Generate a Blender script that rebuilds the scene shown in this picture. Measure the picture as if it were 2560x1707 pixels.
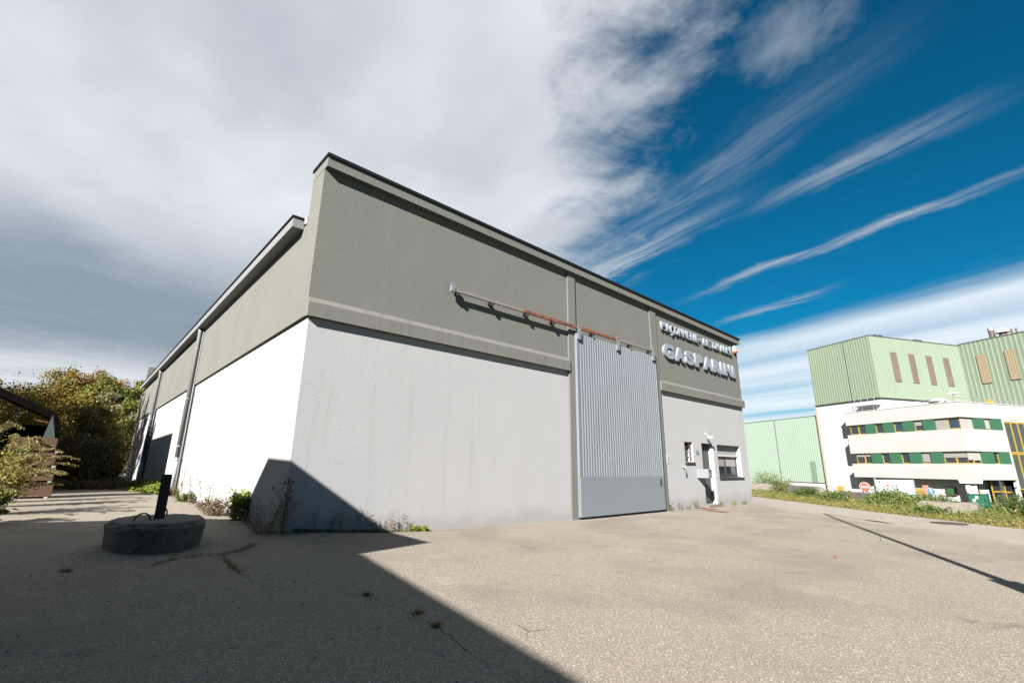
import bpy, math, random
import numpy as np
from mathutils import Matrix, Vector
random.seed(7); rng = np.random.default_rng(7)
R = math.radians
for o in list(bpy.data.objects): bpy.data.objects.remove(o)
scene = bpy.context.scene
COL = scene.collection

# ------------------------------------------------------------------ camera
cam_d = bpy.data.cameras.new('camera'); cam = bpy.data.objects.new('camera', cam_d); COL.objects.link(cam)
cam_d.sensor_width = 36; cam_d.sensor_fit = 'HORIZONTAL'; cam_d.lens = 16.48; cam_d.clip_end = 3000
_r = Vector((0.74057, -0.67189, 0.010918)); _u = Vector((-0.180164, -0.182876, 0.966487)); _f = Vector((0.647377, 0.717718, 0.256483))
CAMP = Vector((-3.2185, -10.1516, 1.4))
cam.matrix_world = Matrix(((_r.x, _u.x, -_f.x, CAMP.x), (_r.y, _u.y, -_f.y, CAMP.y), (_r.z, _u.z, -_f.z, CAMP.z), (0, 0, 0, 1)))
scene.camera = cam
# ------------------------------------------------------------------ exposure
vs = scene.view_settings
vs.view_transform = 'Standard'; vs.look = 'None'; vs.gamma = 1; vs.use_curve_mapping = False
vs.exposure = 2.3
# ------------------------------------------------------------------ sun
SUN_AZ, SUN_EL = 24.5, 30.5            # the light travels towards +X turned SUN_AZ towards +Y
sd = bpy.data.lights.new('sun', 'SUN'); sun = bpy.data.objects.new('sun', sd); COL.objects.link(sun)
sd.energy = 5.0; sd.angle = R(0.53); sd.color = (1.0, 0.955, 0.895)
ld = Vector((math.cos(R(SUN_AZ)) * math.cos(R(SUN_EL)), math.sin(R(SUN_AZ)) * math.cos(R(SUN_EL)), -math.sin(R(SUN_EL))))
sun.rotation_euler = ld.to_track_quat('-Z', 'Y').to_euler(); sun.location = (-30, -20, 40)

# ------------------------------------------------------------------ world: Nishita sky with a cloud deck and cirrus
world = bpy.data.worlds.new('World'); scene.world = world; world.use_nodes = True
NT = world.node_tree; NT.nodes.clear()
def setin(nt, sock, v):
    if v is None: return
    if isinstance(v, (int, float)): sock.default_value = v
    elif isinstance(v, (tuple, list)): sock.default_value = v if len(v) == len(sock.default_value) else tuple(v) + (1,)
    else: nt.links.new(v, sock)
def mth(nt, op, a, b=None, c=None, clamp=False):
    n = nt.nodes.new('ShaderNodeMath'); n.operation = op; n.use_clamp = clamp
    for i, v in enumerate((a, b, c)): setin(nt, n.inputs[i], v)
    return n.outputs[0]
def mrange(nt, v, a, b, c=0.0, d=1.0, smooth=True):
    n = nt.nodes.new('ShaderNodeMapRange'); n.interpolation_type = 'SMOOTHSTEP' if smooth else 'LINEAR'
    setin(nt, n.inputs[0], v)
    for i, q in enumerate((a, b, c, d)): n.inputs[i + 1].default_value = q
    return n.outputs[0]
def comb(nt, x, y, z=0.0):
    n = nt.nodes.new('ShaderNodeCombineXYZ')
    for i, v in enumerate((x, y, z)): setin(nt, n.inputs[i], v)
    return n.outputs[0]
def noise(nt, vec, scale, detail=4, rough=.5, dist=0.0, col=False):
    n = nt.nodes.new('ShaderNodeTexNoise'); setin(nt, n.inputs['Vector'], vec)
    n.inputs['Scale'].default_value = scale; n.inputs['Detail'].default_value = detail
    n.inputs['Roughness'].default_value = rough; n.inputs['Distortion'].default_value = dist
    return n.outputs['Color' if col else 0]
def mixc(nt, f, a, b, mode='MIX'):
    n = nt.nodes.new('ShaderNodeMix'); n.data_type = 'RGBA'; n.blend_type = mode
    setin(nt, n.inputs[0], f); setin(nt, n.inputs[6], a); setin(nt, n.inputs[7], b)
    return n.outputs[2]
def build_world(nt):
    sky = nt.nodes.new('ShaderNodeTexSky'); sky.sky_type = 'NISHITA'; sky.sun_disc = False
    sky.sun_elevation = R(SUN_EL); sky.sun_rotation = math.atan2(-ld.x, -ld.y)
    sky.altitude = 300; sky.air_density = 1.0; sky.dust_density = 0.4; sky.ozone_density = 3.0
    tc = nt.nodes.new('ShaderNodeTexCoord'); sp = nt.nodes.new('ShaderNodeSeparateXYZ')
    nt.links.new(tc.outputs['Generated'], sp.inputs[0])
    z = mth(nt, 'MAXIMUM', sp.outputs[2], 0.035)
    px = mth(nt, 'DIVIDE', sp.outputs[0], z); py = mth(nt, 'DIVIDE', sp.outputs[1], z)   # point on a flat cloud layer
    P = comb(nt, px, py)
    wob = mth(nt, 'SUBTRACT', noise(nt, P, 1.1, 3), .5)
    w = mth(nt, 'ADD', mth(nt, 'SUBTRACT', px, mth(nt, 'MULTIPLY', py, .25)), mth(nt, 'MULTIPLY', wob, .22))  # across the wind
    fine = mth(nt, 'SUBTRACT', noise(nt, P, 2.9, 9, .66, .35), .5)
    stre = mth(nt, 'SUBTRACT', noise(nt, comb(nt, mth(nt, 'MULTIPLY', w, 7.0), mth(nt, 'MULTIPLY', py, 1.1)), 1.0, 7, .6, .35), .5)
    # deck: everything on the upwind side of w ~ 1, ragged and combed at its edge, ends behind the viewer
    lean = mth(nt, 'MULTIPLY', mth(nt, 'MINIMUM', mth(nt, 'MAXIMUM', mth(nt, 'SUBTRACT', py, .8), -1.2), 1.5), -.78)
    edge = mth(nt, 'ADD', mth(nt, 'ADD', w, lean), mth(nt, 'ADD', mth(nt, 'MULTIPLY', fine, 1.25), mth(nt, 'MULTIPLY', stre, .42)))
    deck = mth(nt, 'MULTIPLY', mrange(nt, edge, 1.30, .60), mrange(nt, mth(nt, 'ADD', py, fine), -.7, .15))
    # cirrus
    patch = noise(nt, comb(nt, mth(nt, 'MULTIPLY', w, 1.3), mth(nt, 'MULTIPLY', py, .8), 3.7), 1.0, 4, .6)
    cir = mth(nt, 'MULTIPLY', mrange(nt, stre, .02, .34), mrange(nt, patch, .54, .78, 0, .7))
    fila = noise(nt, comb(nt, mth(nt, 'MULTIPLY', w, 15.0), mth(nt, 'MULTIPLY', py, 1.7), 5.1), 1.0, 6, .62, .8)
    def band(c, wd, amp, lo, hi, soft=.3, slope=0.0):
        ww = mth(nt, 'ADD', mth(nt, 'ADD', w, mth(nt, 'MULTIPLY', fine, .20)), mth(nt, 'MULTIPLY', py, slope))
        g = mth(nt, 'ABSOLUTE', mth(nt, 'SUBTRACT', ww, c))
        g = mth(nt, 'MULTIPLY', mrange(nt, g, wd, 0.0), amp)
        g = mth(nt, 'MULTIPLY', g, mrange(nt, fila, .30, .66, .12, 1.25), clamp=True)
        return mth(nt, 'MULTIPLY', g, mth(nt, 'MULTIPLY', mrange(nt, py, lo - soft, lo + soft), mrange(nt, py, hi + soft, hi - soft)))
    b1 = band(1.56, .14, .85, .85, 1.8, .45); b2 = band(2.27, .085, .75, -.1, 1.1, .4); b3 = band(1.74, .11, .55, .05, .5, .25, .15); b5 = band(2.9, .10, .55, .7, 1.3, .2)
    b6 = band(1.28, .16, .38, .3, 1.5, .4, -.1)
    pf = nt.nodes.new('ShaderNodeVectorMath'); pf.operation = 'DISTANCE'; nt.links.new(P, pf.inputs[0]); pf.inputs[1].default_value = (1.1, .23, 0)
    puff = mth(nt, 'MULTIPLY', mrange(nt, mth(nt, 'ADD', pf.outputs['Value'], mth(nt, 'MULTIPLY', fine, .42)), .17, .0), .55)
    low = mth(nt, 'MULTIPLY', mrange(nt, mth(nt, 'ADD', w, mth(nt, 'MULTIPLY', stre, .25)), 3.22, 3.75), mth(nt, 'ADD', .80, mth(nt, 'MULTIPLY', mth(nt, 'SUBTRACT', noise(nt, comb(nt, mth(nt, 'MULTIPLY', w, .75), mth(nt, 'MULTIPLY', py, .08)), 1.0, 3), .5), 2.6)), clamp=True)
    hz = mrange(nt, sp.outputs[2], .14, .0)
    thin = cir
    for q in (b1, b2, b3, b5, b6, puff): thin = mth(nt, 'MAXIMUM', thin, q)
    thin = mth(nt, 'MULTIPLY', thin, .8)
    # colours in radiance before the background strength
    skyc = mixc(nt, 1.0, sky.outputs[0], (.012, .25, .31), 'MULTIPLY')
    K = 6.3
    shade = noise(nt, comb(nt, mth(nt, 'MULTIPLY', px, .9), mth(nt, 'MULTIPLY', py, .55), 1.3), 1.0, 4, .5)
    light = mth(nt, 'ADD', mrange(nt, mth(nt, 'ADD', py, mth(nt, 'MULTIPLY', shade, 1.6)), 4.5, 2.5), mrange(nt, py, 4.6, 7.5, 0, .8))
    light = mth(nt, 'MULTIPLY', light, mrange(nt, shade, .25, .60, .42, 1.0), clamp=True)
    light = mth(nt, 'ADD', mth(nt, 'MULTIPLY', light, .86), mth(nt, 'MULTIPLY', fine, .28), clamp=True)
    deckc = mixc(nt, light, (.17 * K, .21 * K, .25 * K), (.56 * K, .58 * K, .60 * K))
    c = mixc(nt, mth(nt, 'MULTIPLY', hz, .7), skyc, (.28 * K, .36 * K, .42 * K))
    c = mixc(nt, thin, c, (.30 * K, .34 * K, .38 * K))
    c = mixc(nt, mth(nt, 'MULTIPLY', low, .95), c, (.50 * K, .55 * K, .59 * K))
    c = mixc(nt, mth(nt, 'MULTIPLY', deck, .97), c, deckc)
    bg = nt.nodes.new('ShaderNodeBackground'); bg.inputs[1].default_value = 0.0545
    nt.links.new(c, bg.inputs[0])
    out = nt.nodes.new('ShaderNodeOutputWorld'); nt.links.new(bg.outputs[0], out.inputs[0])
build_world(NT)
world.cycles.sampling_method = 'MANUAL'; world.cycles.sample_map_resolution = 256

# ================================================================== materials
MATS = {}
ALB = .545          # one reflectance scale for all paints, set together with the exposure
def M(name, base, rough=.8, var=.12, scale=2.0, bump=0.0, bscale=40.0, metal=0.0, dirt=None, dirtamt=0.0, streak=0.0, spec=.4, col2=None, c2amt=(.45, .6), extra=None, bdist=.01):
    if name in MATS: return MATS[name]
    m = bpy.data.materials.new(name); m.use_nodes = True; nt = m.node_tree
    bs = nt.nodes['Principled BSDF']; bs.inputs['Roughness'].default_value = rough; bs.inputs['Metallic'].default_value = metal
    bs.inputs['Specular IOR Level'].default_value = spec
    tc = nt.nodes.new('ShaderNodeTexCoord'); V = tc.outputs['Object']
    b = tuple(q * ALB for q in base) + (1,)
    if dirt is not None: dirt = tuple(q * ALB for q in dirt)
    if col2 is not None: col2 = tuple(q * ALB for q in col2)
    n1 = noise(nt, V, scale, 6, .6)
    d = mth(nt, 'ADD', 1 - var, mth(nt, 'MULTIPLY', n1, 2 * var))
    g = nt.nodes.new('ShaderNodeCombineColor')
    for i in range(3): nt.links.new(d, g.inputs[i])
    c = mixc(nt, 1.0, b, g.outputs[0], 'MULTIPLY')
    if col2 is not None:
        c = mixc(nt, mrange(nt, noise(nt, V, scale * .6, 5, .65), c2amt[0], c2amt[1]), c, tuple(col2) + (1,))
    if streak:
        sp = nt.nodes.new('ShaderNodeSeparateXYZ'); nt.links.new(V, sp.inputs[0])
        sv = comb(nt, mth(nt, 'MULTIPLY', sp.outputs[0], 5.0), mth(nt, 'MULTIPLY', sp.outputs[1], 5.0), mth(nt, 'MULTIPLY', sp.outputs[2], .22))
        c = mixc(nt, mth(nt, 'MULTIPLY', mrange(nt, noise(nt, sv, 1.0, 6, .65), .5, .75), streak), c, tuple(dirt or (.1, .1, .09)) + (1,))
    elif dirt is not None:
        c = mixc(nt, mth(nt, 'MULTIPLY', mrange(nt, noise(nt, V, scale * 2.3, 8, .7), .52, .7), dirtamt), c, tuple(dirt) + (1,))
    if extra: c = extra(nt, V, c, bs)
    nt.links.new(c, bs.inputs['Base Color'])
    if bump:
        bp = nt.nodes.new('ShaderNodeBump'); bp.inputs['Strength'].default_value = bump; bp.inputs['Distance'].default_value = bdist
        nt.links.new(noise(nt, V, bscale, 5, .6, .6), bp.inputs['Height']); nt.links.new(bp.outputs[0], bs.inputs['Normal'])
    MATS[name] = m
    return m

def asphalt_extra(nt, V, c, bs):
    sp = nt.nodes.new('ShaderNodeSeparateXYZ'); nt.links.new(V, sp.inputs[0])
    # aggregate: stones of mixed tone bedded in dark binder
    vo = nt.nodes.new('ShaderNodeTexVoronoi'); vo.inputs['Scale'].default_value = 68; nt.links.new(V, vo.inputs['Vector'])
    hs = nt.nodes.new('ShaderNodeSeparateColor'); nt.links.new(vo.outputs['Color'], hs.inputs[0])
    near = mrange(nt, vo.outputs['Distance'], .62, .30)
    stone = mixc(nt, mth(nt, 'POWER', hs.outputs[0], 1.6), (0.069, 0.062, 0.051, 1), (0.301, 0.264, 0.215, 1))
    stone = mixc(nt, mrange(nt, hs.outputs[1], .955, .985), stone, (0.504, 0.487, 0.455, 1))
    c = mixc(nt, .60, c, mixc(nt, near, (0.045, 0.041, 0.036, 1), stone))
    wn = noise(nt, V, 170, 2, .6)
    c = mixc(nt, mth(nt, 'MULTIPLY', mrange(nt, wn, .62, .70), .8), c, (0.325, 0.309, 0.276, 1))
    # worn and patched areas
    big = noise(nt, V, .35, 5, .6)
    c = mixc(nt, mth(nt, 'MULTIPLY', mrange(nt, big, .46, .66), .5), c, (0.093, 0.084, 0.073, 1))
    tr = noise(nt, comb(nt, mth(nt, 'MULTIPLY', sp.outputs[0], .12), mth(nt, 'MULTIPLY', sp.outputs[1], 1.2)), 1.0, 4, .6)
    c = mixc(nt, mth(nt, 'MULTIPLY', mrange(nt, tr, .55, .75), .35), c, (0.102, 0.094, 0.084, 1))
    rd = mth(nt, 'SUBTRACT', mth(nt, 'ADD', mth(nt, 'MULTIPLY', sp.outputs[0], .74), mth(nt, 'MULTIPLY', sp.outputs[1], -.67)), mth(nt, 'MULTIPLY', noise(nt, V, .25, 4, .6), 3.0))
    c = mixc(nt, mth(nt, 'MULTIPLY', mrange(nt, rd, 14.2, 15.4), .45), c, (.20, .185, .165, 1))
    ost = noise(nt, V, 1.1, 5, .65)
    c = mixc(nt, mth(nt, 'MULTIPLY', mrange(nt, ost, .62, .72), .5), c, (0.057, 0.052, 0.045, 1))
    pal = noise(nt, V, .8, 5, .65)
    c = mixc(nt, mth(nt, 'MULTIPLY', mrange(nt, pal, .58, .72), .35), c, (0.227, 0.199, 0.162, 1))
    # cracks
    wv = mixc(nt, .12, V, noise(nt, V, 1.6, 4, .6, col=True))
    v2 = nt.nodes.new('ShaderNodeTexVoronoi'); v2.feature = 'DISTANCE_TO_EDGE'; v2.inputs['Scale'].default_value = .42
    nt.links.new(wv, v2.inputs['Vector'])
    ck = mth(nt, 'MULTIPLY', mrange(nt, v2.outputs['Distance'], .004, .001), mrange(nt, noise(nt, V, .5, 3), .56, .66))
    c = mixc(nt, mth(nt, 'MULTIPLY', ck, .85), c, (0.016, 0.016, 0.016, 1))
    bp = nt.nodes.new('ShaderNodeBump'); bp.inputs['Strength'].default_value = .6; bp.inputs['Distance'].default_value = .010
    h = mth(nt, 'ADD', mth(nt, 'MULTIPLY', vo.outputs['Distance'], -.9), mth(nt, 'MULTIPLY', wn, .7))
    h = mth(nt, 'SUBTRACT', h, mth(nt, 'MULTIPLY', ck, 1.5))
    nt.links.new(h, bp.inputs['Height']); nt.links.new(bp.outputs[0], bs.inputs['Normal'])
    return c
m_asphalt = M('asphalt', (.425, .368, .297), .92, .10, 1.2, extra=asphalt_extra, spec=.2)
m_soil = M('verge soil', (.16, .135, .08), .95, .3, 1.5, .6, 12, col2=(.10, .13, .035), spec=.1)
def render_bump(strength, sc):
    def fx(nt, V, c, bs):
        # trowelled render: worm-like relief
        wv = mixc(nt, .05, V, noise(nt, V, 6, 2, .5, col=True))
        a = noise(nt, wv, sc, 3, .55, 1.1); b = noise(nt, V, sc * 2.6, 3, .6)
        bp = nt.nodes.new('ShaderNodeBump'); bp.inputs['Strength'].default_value = strength; bp.inputs['Distance'].default_value = .012
        big = noise(nt, V, .7, 3)
        nt.links.new(mth(nt, 'ADD', mth(nt, 'ADD', a, mth(nt, 'MULTIPLY', b, .45)), mth(nt, 'MULTIPLY', big, 2.0)), bp.inputs['Height']); nt.links.new(bp.outputs[0], bs.inputs['Normal'])
        return c
    return fx
def grime(fx):
    def g(nt, V, c, bs):
        sp = nt.nodes.new('ShaderNodeSeparateXYZ'); nt.links.new(V, sp.inputs[0])
        # splash dirt at the foot of the wall
        k = mth(nt, 'ADD', sp.outputs[2], mth(nt, 'MULTIPLY', noise(nt, V, 1.3, 5, .65), -.9))
        c = mixc(nt, mth(nt, 'MULTIPLY', mrange(nt, k, .0, -.55), .45), c, (.135, .122, .106, 1))
        return fx(nt, V, c, bs)
    return g
m_white = M('white render', (.385, .386, .395), .9, .05, .6, extra=grime(render_bump(.30, 17)), spec=.15, dirt=(.27, .27, .265), streak=.22)
m_grey = M('grey render', (.158, .160, .145), .9, .14, .55, extra=render_bump(.42, 20), spec=.15, dirt=(.19, .188, .17), streak=.38)
m_band = M('beam render', (.168, .168, .150), .9, .10, .7, extra=render_bump(.5, 26), spec=.15, dirt=(.085, .085, .075), streak=.55)
m_black = M('black coping', (.010, .012, .015), .9, .1, 3, spec=.08)
m_gutter = M('painted gutter', (.21, .21, .22), .55, .05, 2)
m_roof = M('roof felt', (.08, .08, .08), .9, .2, 2)
m_dark = M('dark interior', (.012, .012, .012), .95, .1, 2)
m_door = M('door paint', (.175, .202, .222), .45, .07, .8, spec=.5, dirt=(.10, .12, .135), streak=.4)
m_door2 = M('door sheet paint', (.182, .212, .236), .42, .07, .5, .25, 3, spec=.5, dirt=(.115, .14, .158), streak=.3)
m_rust = M('rust', (.20, .065, .024), .9, .35, 6, .4, 60, col2=(.09, .035, .02))
m_railp = M('rail paint', (.20, .195, .175), .6, .15, 4, dirt=(.22, .08, .03), dirtamt=.8)
m_steel = M('galvanised', (.26, .28, .30), .5, .12, 6, metal=.2)
m_letter = M('sign letter face', (.235, .265, .305), .85, .05, 2, spec=.1)
m_pipe = M('downpipe zinc', (.18, .19, .185), .5, .1, 2, metal=.2)
m_pipe2 = M('downpipe sleeve', (.40, .45, .50), .5, .06, 2)
m_cable = M('dark cable', (.05, .05, .05), .6, .1, 4)
m_frame = M('anthracite frame', (.035, .038, .042), .45, .1, 4)
m_shut = M('roller shutter', (.30, .29, .285), .6, .04, 3)
m_shut2 = M('shutter bottom bar', (.46, .45, .44), .6, .03, 3)
m_iron = M('dark iron', (.03, .022, .018), .8, .3, 8, .3, 60)
m_brownbar = M('security bar', (.10, .055, .04), .7, .2, 6)
m_lbox = M('letterbox enamel', (.22, .235, .245), .4, .04, 3)
m_plastic = M('white plastic', (.42, .41, .39), .5, .04, 4)
m_orange = M('orange lens', (.55, .10, .03), .4, .05, 4)
m_navy = M('navy enamel', (.05, .06, .12), .4, .05, 4)
m_paper = M('white sign sheet', (.42, .43, .43), .6, .03, 4)
m_mint = M('pale sign print', (.36, .42, .40), .6, .05, 4)
m_print = M('sign print dark', (.06, .10, .10), .6, .1, 6)
def glass(name, tint, rough=.06):
    return M(name, tint, rough, .1, 1, spec=1.0)
m_glass = glass('window glass', (.02, .024, .03))
m_glassb = glass('window glass blue', (.018, .035, .065))
m_glassg = glass('stair glass', (.06, .075, .07))
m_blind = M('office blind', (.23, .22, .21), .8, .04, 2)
m_blindl = M('sunlit blind', (.30, .29, .275), .8, .04, 2)  # same blind in a paler copy, sunlight put into its colour
def rows(pitch, depth):
    def fx(nt, V, c, bs):
        sp = nt.nodes.new('ShaderNodeSeparateXYZ'); nt.links.new(V, sp.inputs[0])
        fr = mth(nt, 'FRACT', mth(nt, 'DIVIDE', sp.outputs[2], pitch))
        ln = mrange(nt, fr, .0, .12)
        c = mixc(nt, mth(nt, 'MULTIPLY', mth(nt, 'SUBTRACT', 1.0, ln), .75), c, (.14, .13, .122, 1))
        bp = nt.nodes.new('ShaderNodeBump'); bp.inputs['Strength'].default_value = .8; bp.inputs['Distance'].default_value = depth
        nt.links.new(ln, bp.inputs['Height']); nt.links.new(bp.outputs[0], bs.inputs['Normal'])
        return c
    return fx
m_clad = M('white cladding board', (.42, .408, .395), .6, .06, .35, extra=rows(.24, .02), spec=.3, dirt=(.36, .325, .305), streak=.25)
m_gpanel = M('green panel', (.026, .105, .055), .6, .06, 1.0, extra=None)
m_yellow = M('yellow frame', (.36, .24, .03), .5, .05, 2)
m_yellowd = M('yellow door', (.36, .255, .045), .6, .06, 2)
m_fwhite = M('factory white wall', (.43, .43, .435), .85, .04, .4)
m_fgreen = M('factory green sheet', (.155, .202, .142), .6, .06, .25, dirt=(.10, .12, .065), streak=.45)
m_fgreen2 = M('factory pale green sheet', (.25, .325, .265), .6, .05, .2, dirt=(.235, .305, .235), streak=.4)
m_louver = M('translucent sheet', (.155, .12, .09), .6, .14, .8, dirt=(.06, .042, .03), streak=.8)
m_louverl = M('translucent sheet light', (.24, .195, .125), .6, .1, .8)
m_concrete = M('old concrete', (.17, .15, .125), .95, .28, 3, .8, 16, dirt=(.07, .065, .05), dirtamt=.7, bdist=.03)
m_foot = M('dark footing concrete', (.15, .138, .12), .95, .4, 4, .8, 14, dirt=(.035, .033, .03), dirtamt=.9, bdist=.05)
m_footrim = M('broken footing rim', (.30, .275, .235), .95, .35, 8, .9, 20, bdist=.03)
m_cast = M('cast iron cover', (.05, .035, .028), .7, .25, 10)
m_house = M('neighbour render', (.20, .18, .155), .9, .1, .7, .4, 20)
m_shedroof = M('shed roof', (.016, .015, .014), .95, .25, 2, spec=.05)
m_shedwall = M('shed timber', (.005, .004, .0035), .95, .3, 3, spec=.02)  # near-black: the shade on the shed is put into the timber colour
m_board = M('brown panel board', (.085, .042, .017), .8, .25, 3, .3, 20)
m_teal = M('teal sheet', (.007, .024, .02), .7, .12, 3)
m_red = M('sign red', (.32, .05, .03), .5, .04, 3)
m_blue = M('sign blue', (.02, .12, .28), .5, .04, 3)
m_salmon = M('salmon panel', (.36, .14, .09), .6, .05, 3)
m_greenp = M('dark green paint', (.012, .085, .055), .5, .08, 3)
m_bark = M('bark', (.055, .042, .032), .95, .3, 6, .6, 30)
m_branch = M('dry stem', (.17, .115, .065), .9, .25, 10)
m_straw = M('straw', (.24, .17, .085), .9, .25, 6)
def leafmat(name, c1, c2, c3=None, sc=1.2, trans=.25):
    m = bpy.data.materials.new(name); m.use_nodes = True; nt = m.node_tree
    bs = nt.nodes['Principled BSDF']; bs.inputs['Roughness'].default_value = .65; bs.inputs['Specular IOR Level'].default_value = .25
    tc = nt.nodes.new('ShaderNodeTexCoord'); V = tc.outputs['Object']
    gi = nt.nodes.new('ShaderNodeNewGeometry')
    f = mth(nt, 'ADD', mrange(nt, noise(nt, V, sc, 3, .6), .35, .65), mth(nt, 'MULTIPLY', mth(nt, 'SUBTRACT', gi.outputs['Random Per Island'], .5), .7), clamp=True)
    c1, c2 = [tuple(q * .62 for q in k) for k in (c1, c2)]
    if c3 is not None: c3 = tuple(q * .62 for q in c3)
    c = mixc(nt, f, tuple(c1) + (1,), tuple(c2) + (1,))
    if c3 is not None: c = mixc(nt, mrange(nt, noise(nt, V, sc * .55 + .05, 2, .5), .54, .66), c, tuple(c3) + (1,))
    nt.links.new(c, bs.inputs['Base Color'])
    tr = nt.nodes.new('ShaderNodeBsdfTranslucent'); nt.links.new(c, tr.inputs[0])
    mx = nt.nodes.new('ShaderNodeMixShader'); mx.inputs[0].default_value = trans
    nt.links.new(bs.outputs[0], mx.inputs[1]); nt.links.new(tr.outputs[0], mx.inputs[2])
    nt.links.new(mx.outputs[0], nt.nodes['Material Output'].inputs[0])
    MATS[name] = m; return m
L_gold = leafmat('golden olive leaves', (.17, .14, .02), (.28, .18, .022), (.14, .165, .025))
L_rust = leafmat('russet leaves', (.21, .105, .022), (.20, .14, .025), (.12, .14, .022))
L_green = leafmat('deep green leaves', (.075, .11, .016), (.17, .185, .025), (.20, .17, .025))
L_olive = leafmat('olive leaves', (.11, .12, .025), (.22, .20, .035), (.16, .10, .02))
L_pale = leafmat('pale leaves', (.14, .14, .05), (.22, .20, .075), (.09, .10, .03))
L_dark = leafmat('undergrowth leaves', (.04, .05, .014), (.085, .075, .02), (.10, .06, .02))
L_plume = leafmat('golden plume', (.15, .125, .035), (.24, .195, .065), None, 3)
L_lime = leafmat('lime leaves', (.13, .19, .02), (.24, .27, .03), None, 3)
L_weed = leafmat('verge weed leaves', (.06, .10, .022), (.15, .17, .04), (.20, .165, .06), .8)
L_bush = leafmat('verge bush leaves', (.035, .07, .016), (.085, .12, .022), None, 1.5)
L_grass = leafmat('dry grass blades', (.13, .14, .03), (.24, .19, .06), None, 1.5)
L_moss = leafmat('ochre crack grass', (.24, .17, .05), (.16, .14, .04), None, 3)
L_dry = leafmat('withered stalks', (.13, .10, .055), (.20, .16, .09), None, 4)

# ================================================================== mesh helpers
def tag(o, label=None, cat=None, group=None, kind=None):
    if label: o['label'] = label
    if cat: o['category'] = cat
    if group: o['group'] = group
    if kind: o['kind'] = kind
    return o
def put(o, parent):
    COL.objects.link(o)
    if parent is not None:
        o.parent = parent
        mw = Matrix.Translation(parent.location) if parent.parent is None else Matrix.Translation(parent.parent.location) if False else None
        if parent.type == 'EMPTY': o.matrix_parent_inverse = Matrix.Translation(-parent.location)
    return o
def thing(name, label, cat, loc=(0, 0, 0), group=None):
    e = bpy.data.objects.new(name, None); COL.objects.link(e); e.location = loc; e.empty_display_size = .2
    return tag(e, label, cat, group)
class MB:
    def __init__(s): s.v = []; s.f = []
    def quad(s, *p):
        n = len(s.v); s.v += [tuple(q) for q in p]; s.f.append(tuple(range(n, n + len(p)))); return s
    def hexa(s, p):   # 8 points: bottom 0-3 ccw, top 4-7
        n = len(s.v); s.v += [tuple(q) for q in p]
        s.f += [tuple(n + i for i in q) for q in ((3, 2, 1, 0), (4, 5, 6, 7), (0, 1, 5, 4), (1, 2, 6, 5), (2, 3, 7, 6), (3, 0, 4, 7))]; return s
    def box(s, x0, x1, y0, y1, z0, z1):
        return s.hexa(((x0, y0, z0), (x1, y0, z0), (x1, y1, z0), (x0, y1, z0), (x0, y0, z1), (x1, y0, z1), (x1, y1, z1), (x0, y1, z1)))
    def prism(s, poly, z0, z1):   # poly in xy ccw
        n = len(s.v); k = len(poly)
        s.v += [(p[0], p[1], z0 if not callable(z0) else z0(*p[:2])) for p in poly] + [(p[0], p[1], z1 if not callable(z1) else z1(*p[:2])) for p in poly]
        s.f.append(tuple(n + i for i in reversed(range(k)))); s.f.append(tuple(n + k + i for i in range(k)))
        for i in range(k): j = (i + 1) % k; s.f.append((n + i, n + j, n + k + j, n + k + i))
        return s
    def xprism(s, poly, x0, x1):  # profile in (y,z), extruded in x
        n = len(s.v); k = len(poly)
        s.v += [(x0, p[0], p[1]) for p in poly] + [(x1, p[0], p[1]) for p in poly]
        s.f.append(tuple(n + i for i in range(k))); s.f.append(tuple(n + k + i for i in reversed(range(k))))
        for i in range(k): j = (i + 1) % k; s.f.append((n + j, n + i, n + k + i, n + k + j))
        return s
    def tube(s, path, r, n=8, caps=True):
        path = [Vector(p) for p in path]; k = len(path); base = len(s.v)
        for i, p in enumerate(path):
            t = (path[min(i + 1, k - 1)] - path[max(i - 1, 0)]).normalized()
            a = t.cross(Vector((0, 0, 1)))
            if a.length < .05: a = t.cross(Vector((1, 0, 0)))
            a.normalize(); b = t.cross(a); rr = r[i] if isinstance(r, (list, tuple)) else r
            for j in range(n):
                th = 2 * math.pi * j / n; q = p + (a * math.cos(th) + b * math.sin(th)) * rr; s.v.append(tuple(q))
        for i in range(k - 1):
            for j in range(n):
                q = (j + 1) % n; s.f.append((base + i * n + j, base + i * n + q, base + (i + 1) * n + q, base + (i + 1) * n + j))
        if caps:
            s.f.append(tuple(base + j for j in reversed(range(n)))); s.f.append(tuple(base + (k - 1) * n + j for j in range(n)))
        return s
    def xf(s, fn): s.v = [tuple(fn(*p)) for p in s.v]; return s
    def obj(s, name, mat, parent=None, smooth=False):
        me = bpy.data.meshes.new(name); me.from_pydata(s.v, [], s.f); me.materials.append(mat)
        if smooth:
            for p in me.polygons: p.use_smooth = True
        me.update()
        return put(bpy.data.objects.new(name, me), parent)
def npobj(name, V, nper, mat, parent=None):
    V = np.asarray(V, np.float32).reshape(-1, 3); nf = len(V) // nper
    me = bpy.data.meshes.new(name); me.vertices.add(len(V)); me.vertices.foreach_set('co', V.ravel())
    me.loops.add(len(V)); me.loops.foreach_set('vertex_index', np.arange(len(V), dtype=np.int32))
    me.polygons.add(nf); me.polygons.foreach_set('loop_start', np.arange(0, len(V), nper, dtype=np.int32))
    me.materials.append(mat); me.update(calc_edges=True)
    return put(bpy.data.objects.new(name, me), parent)

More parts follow.
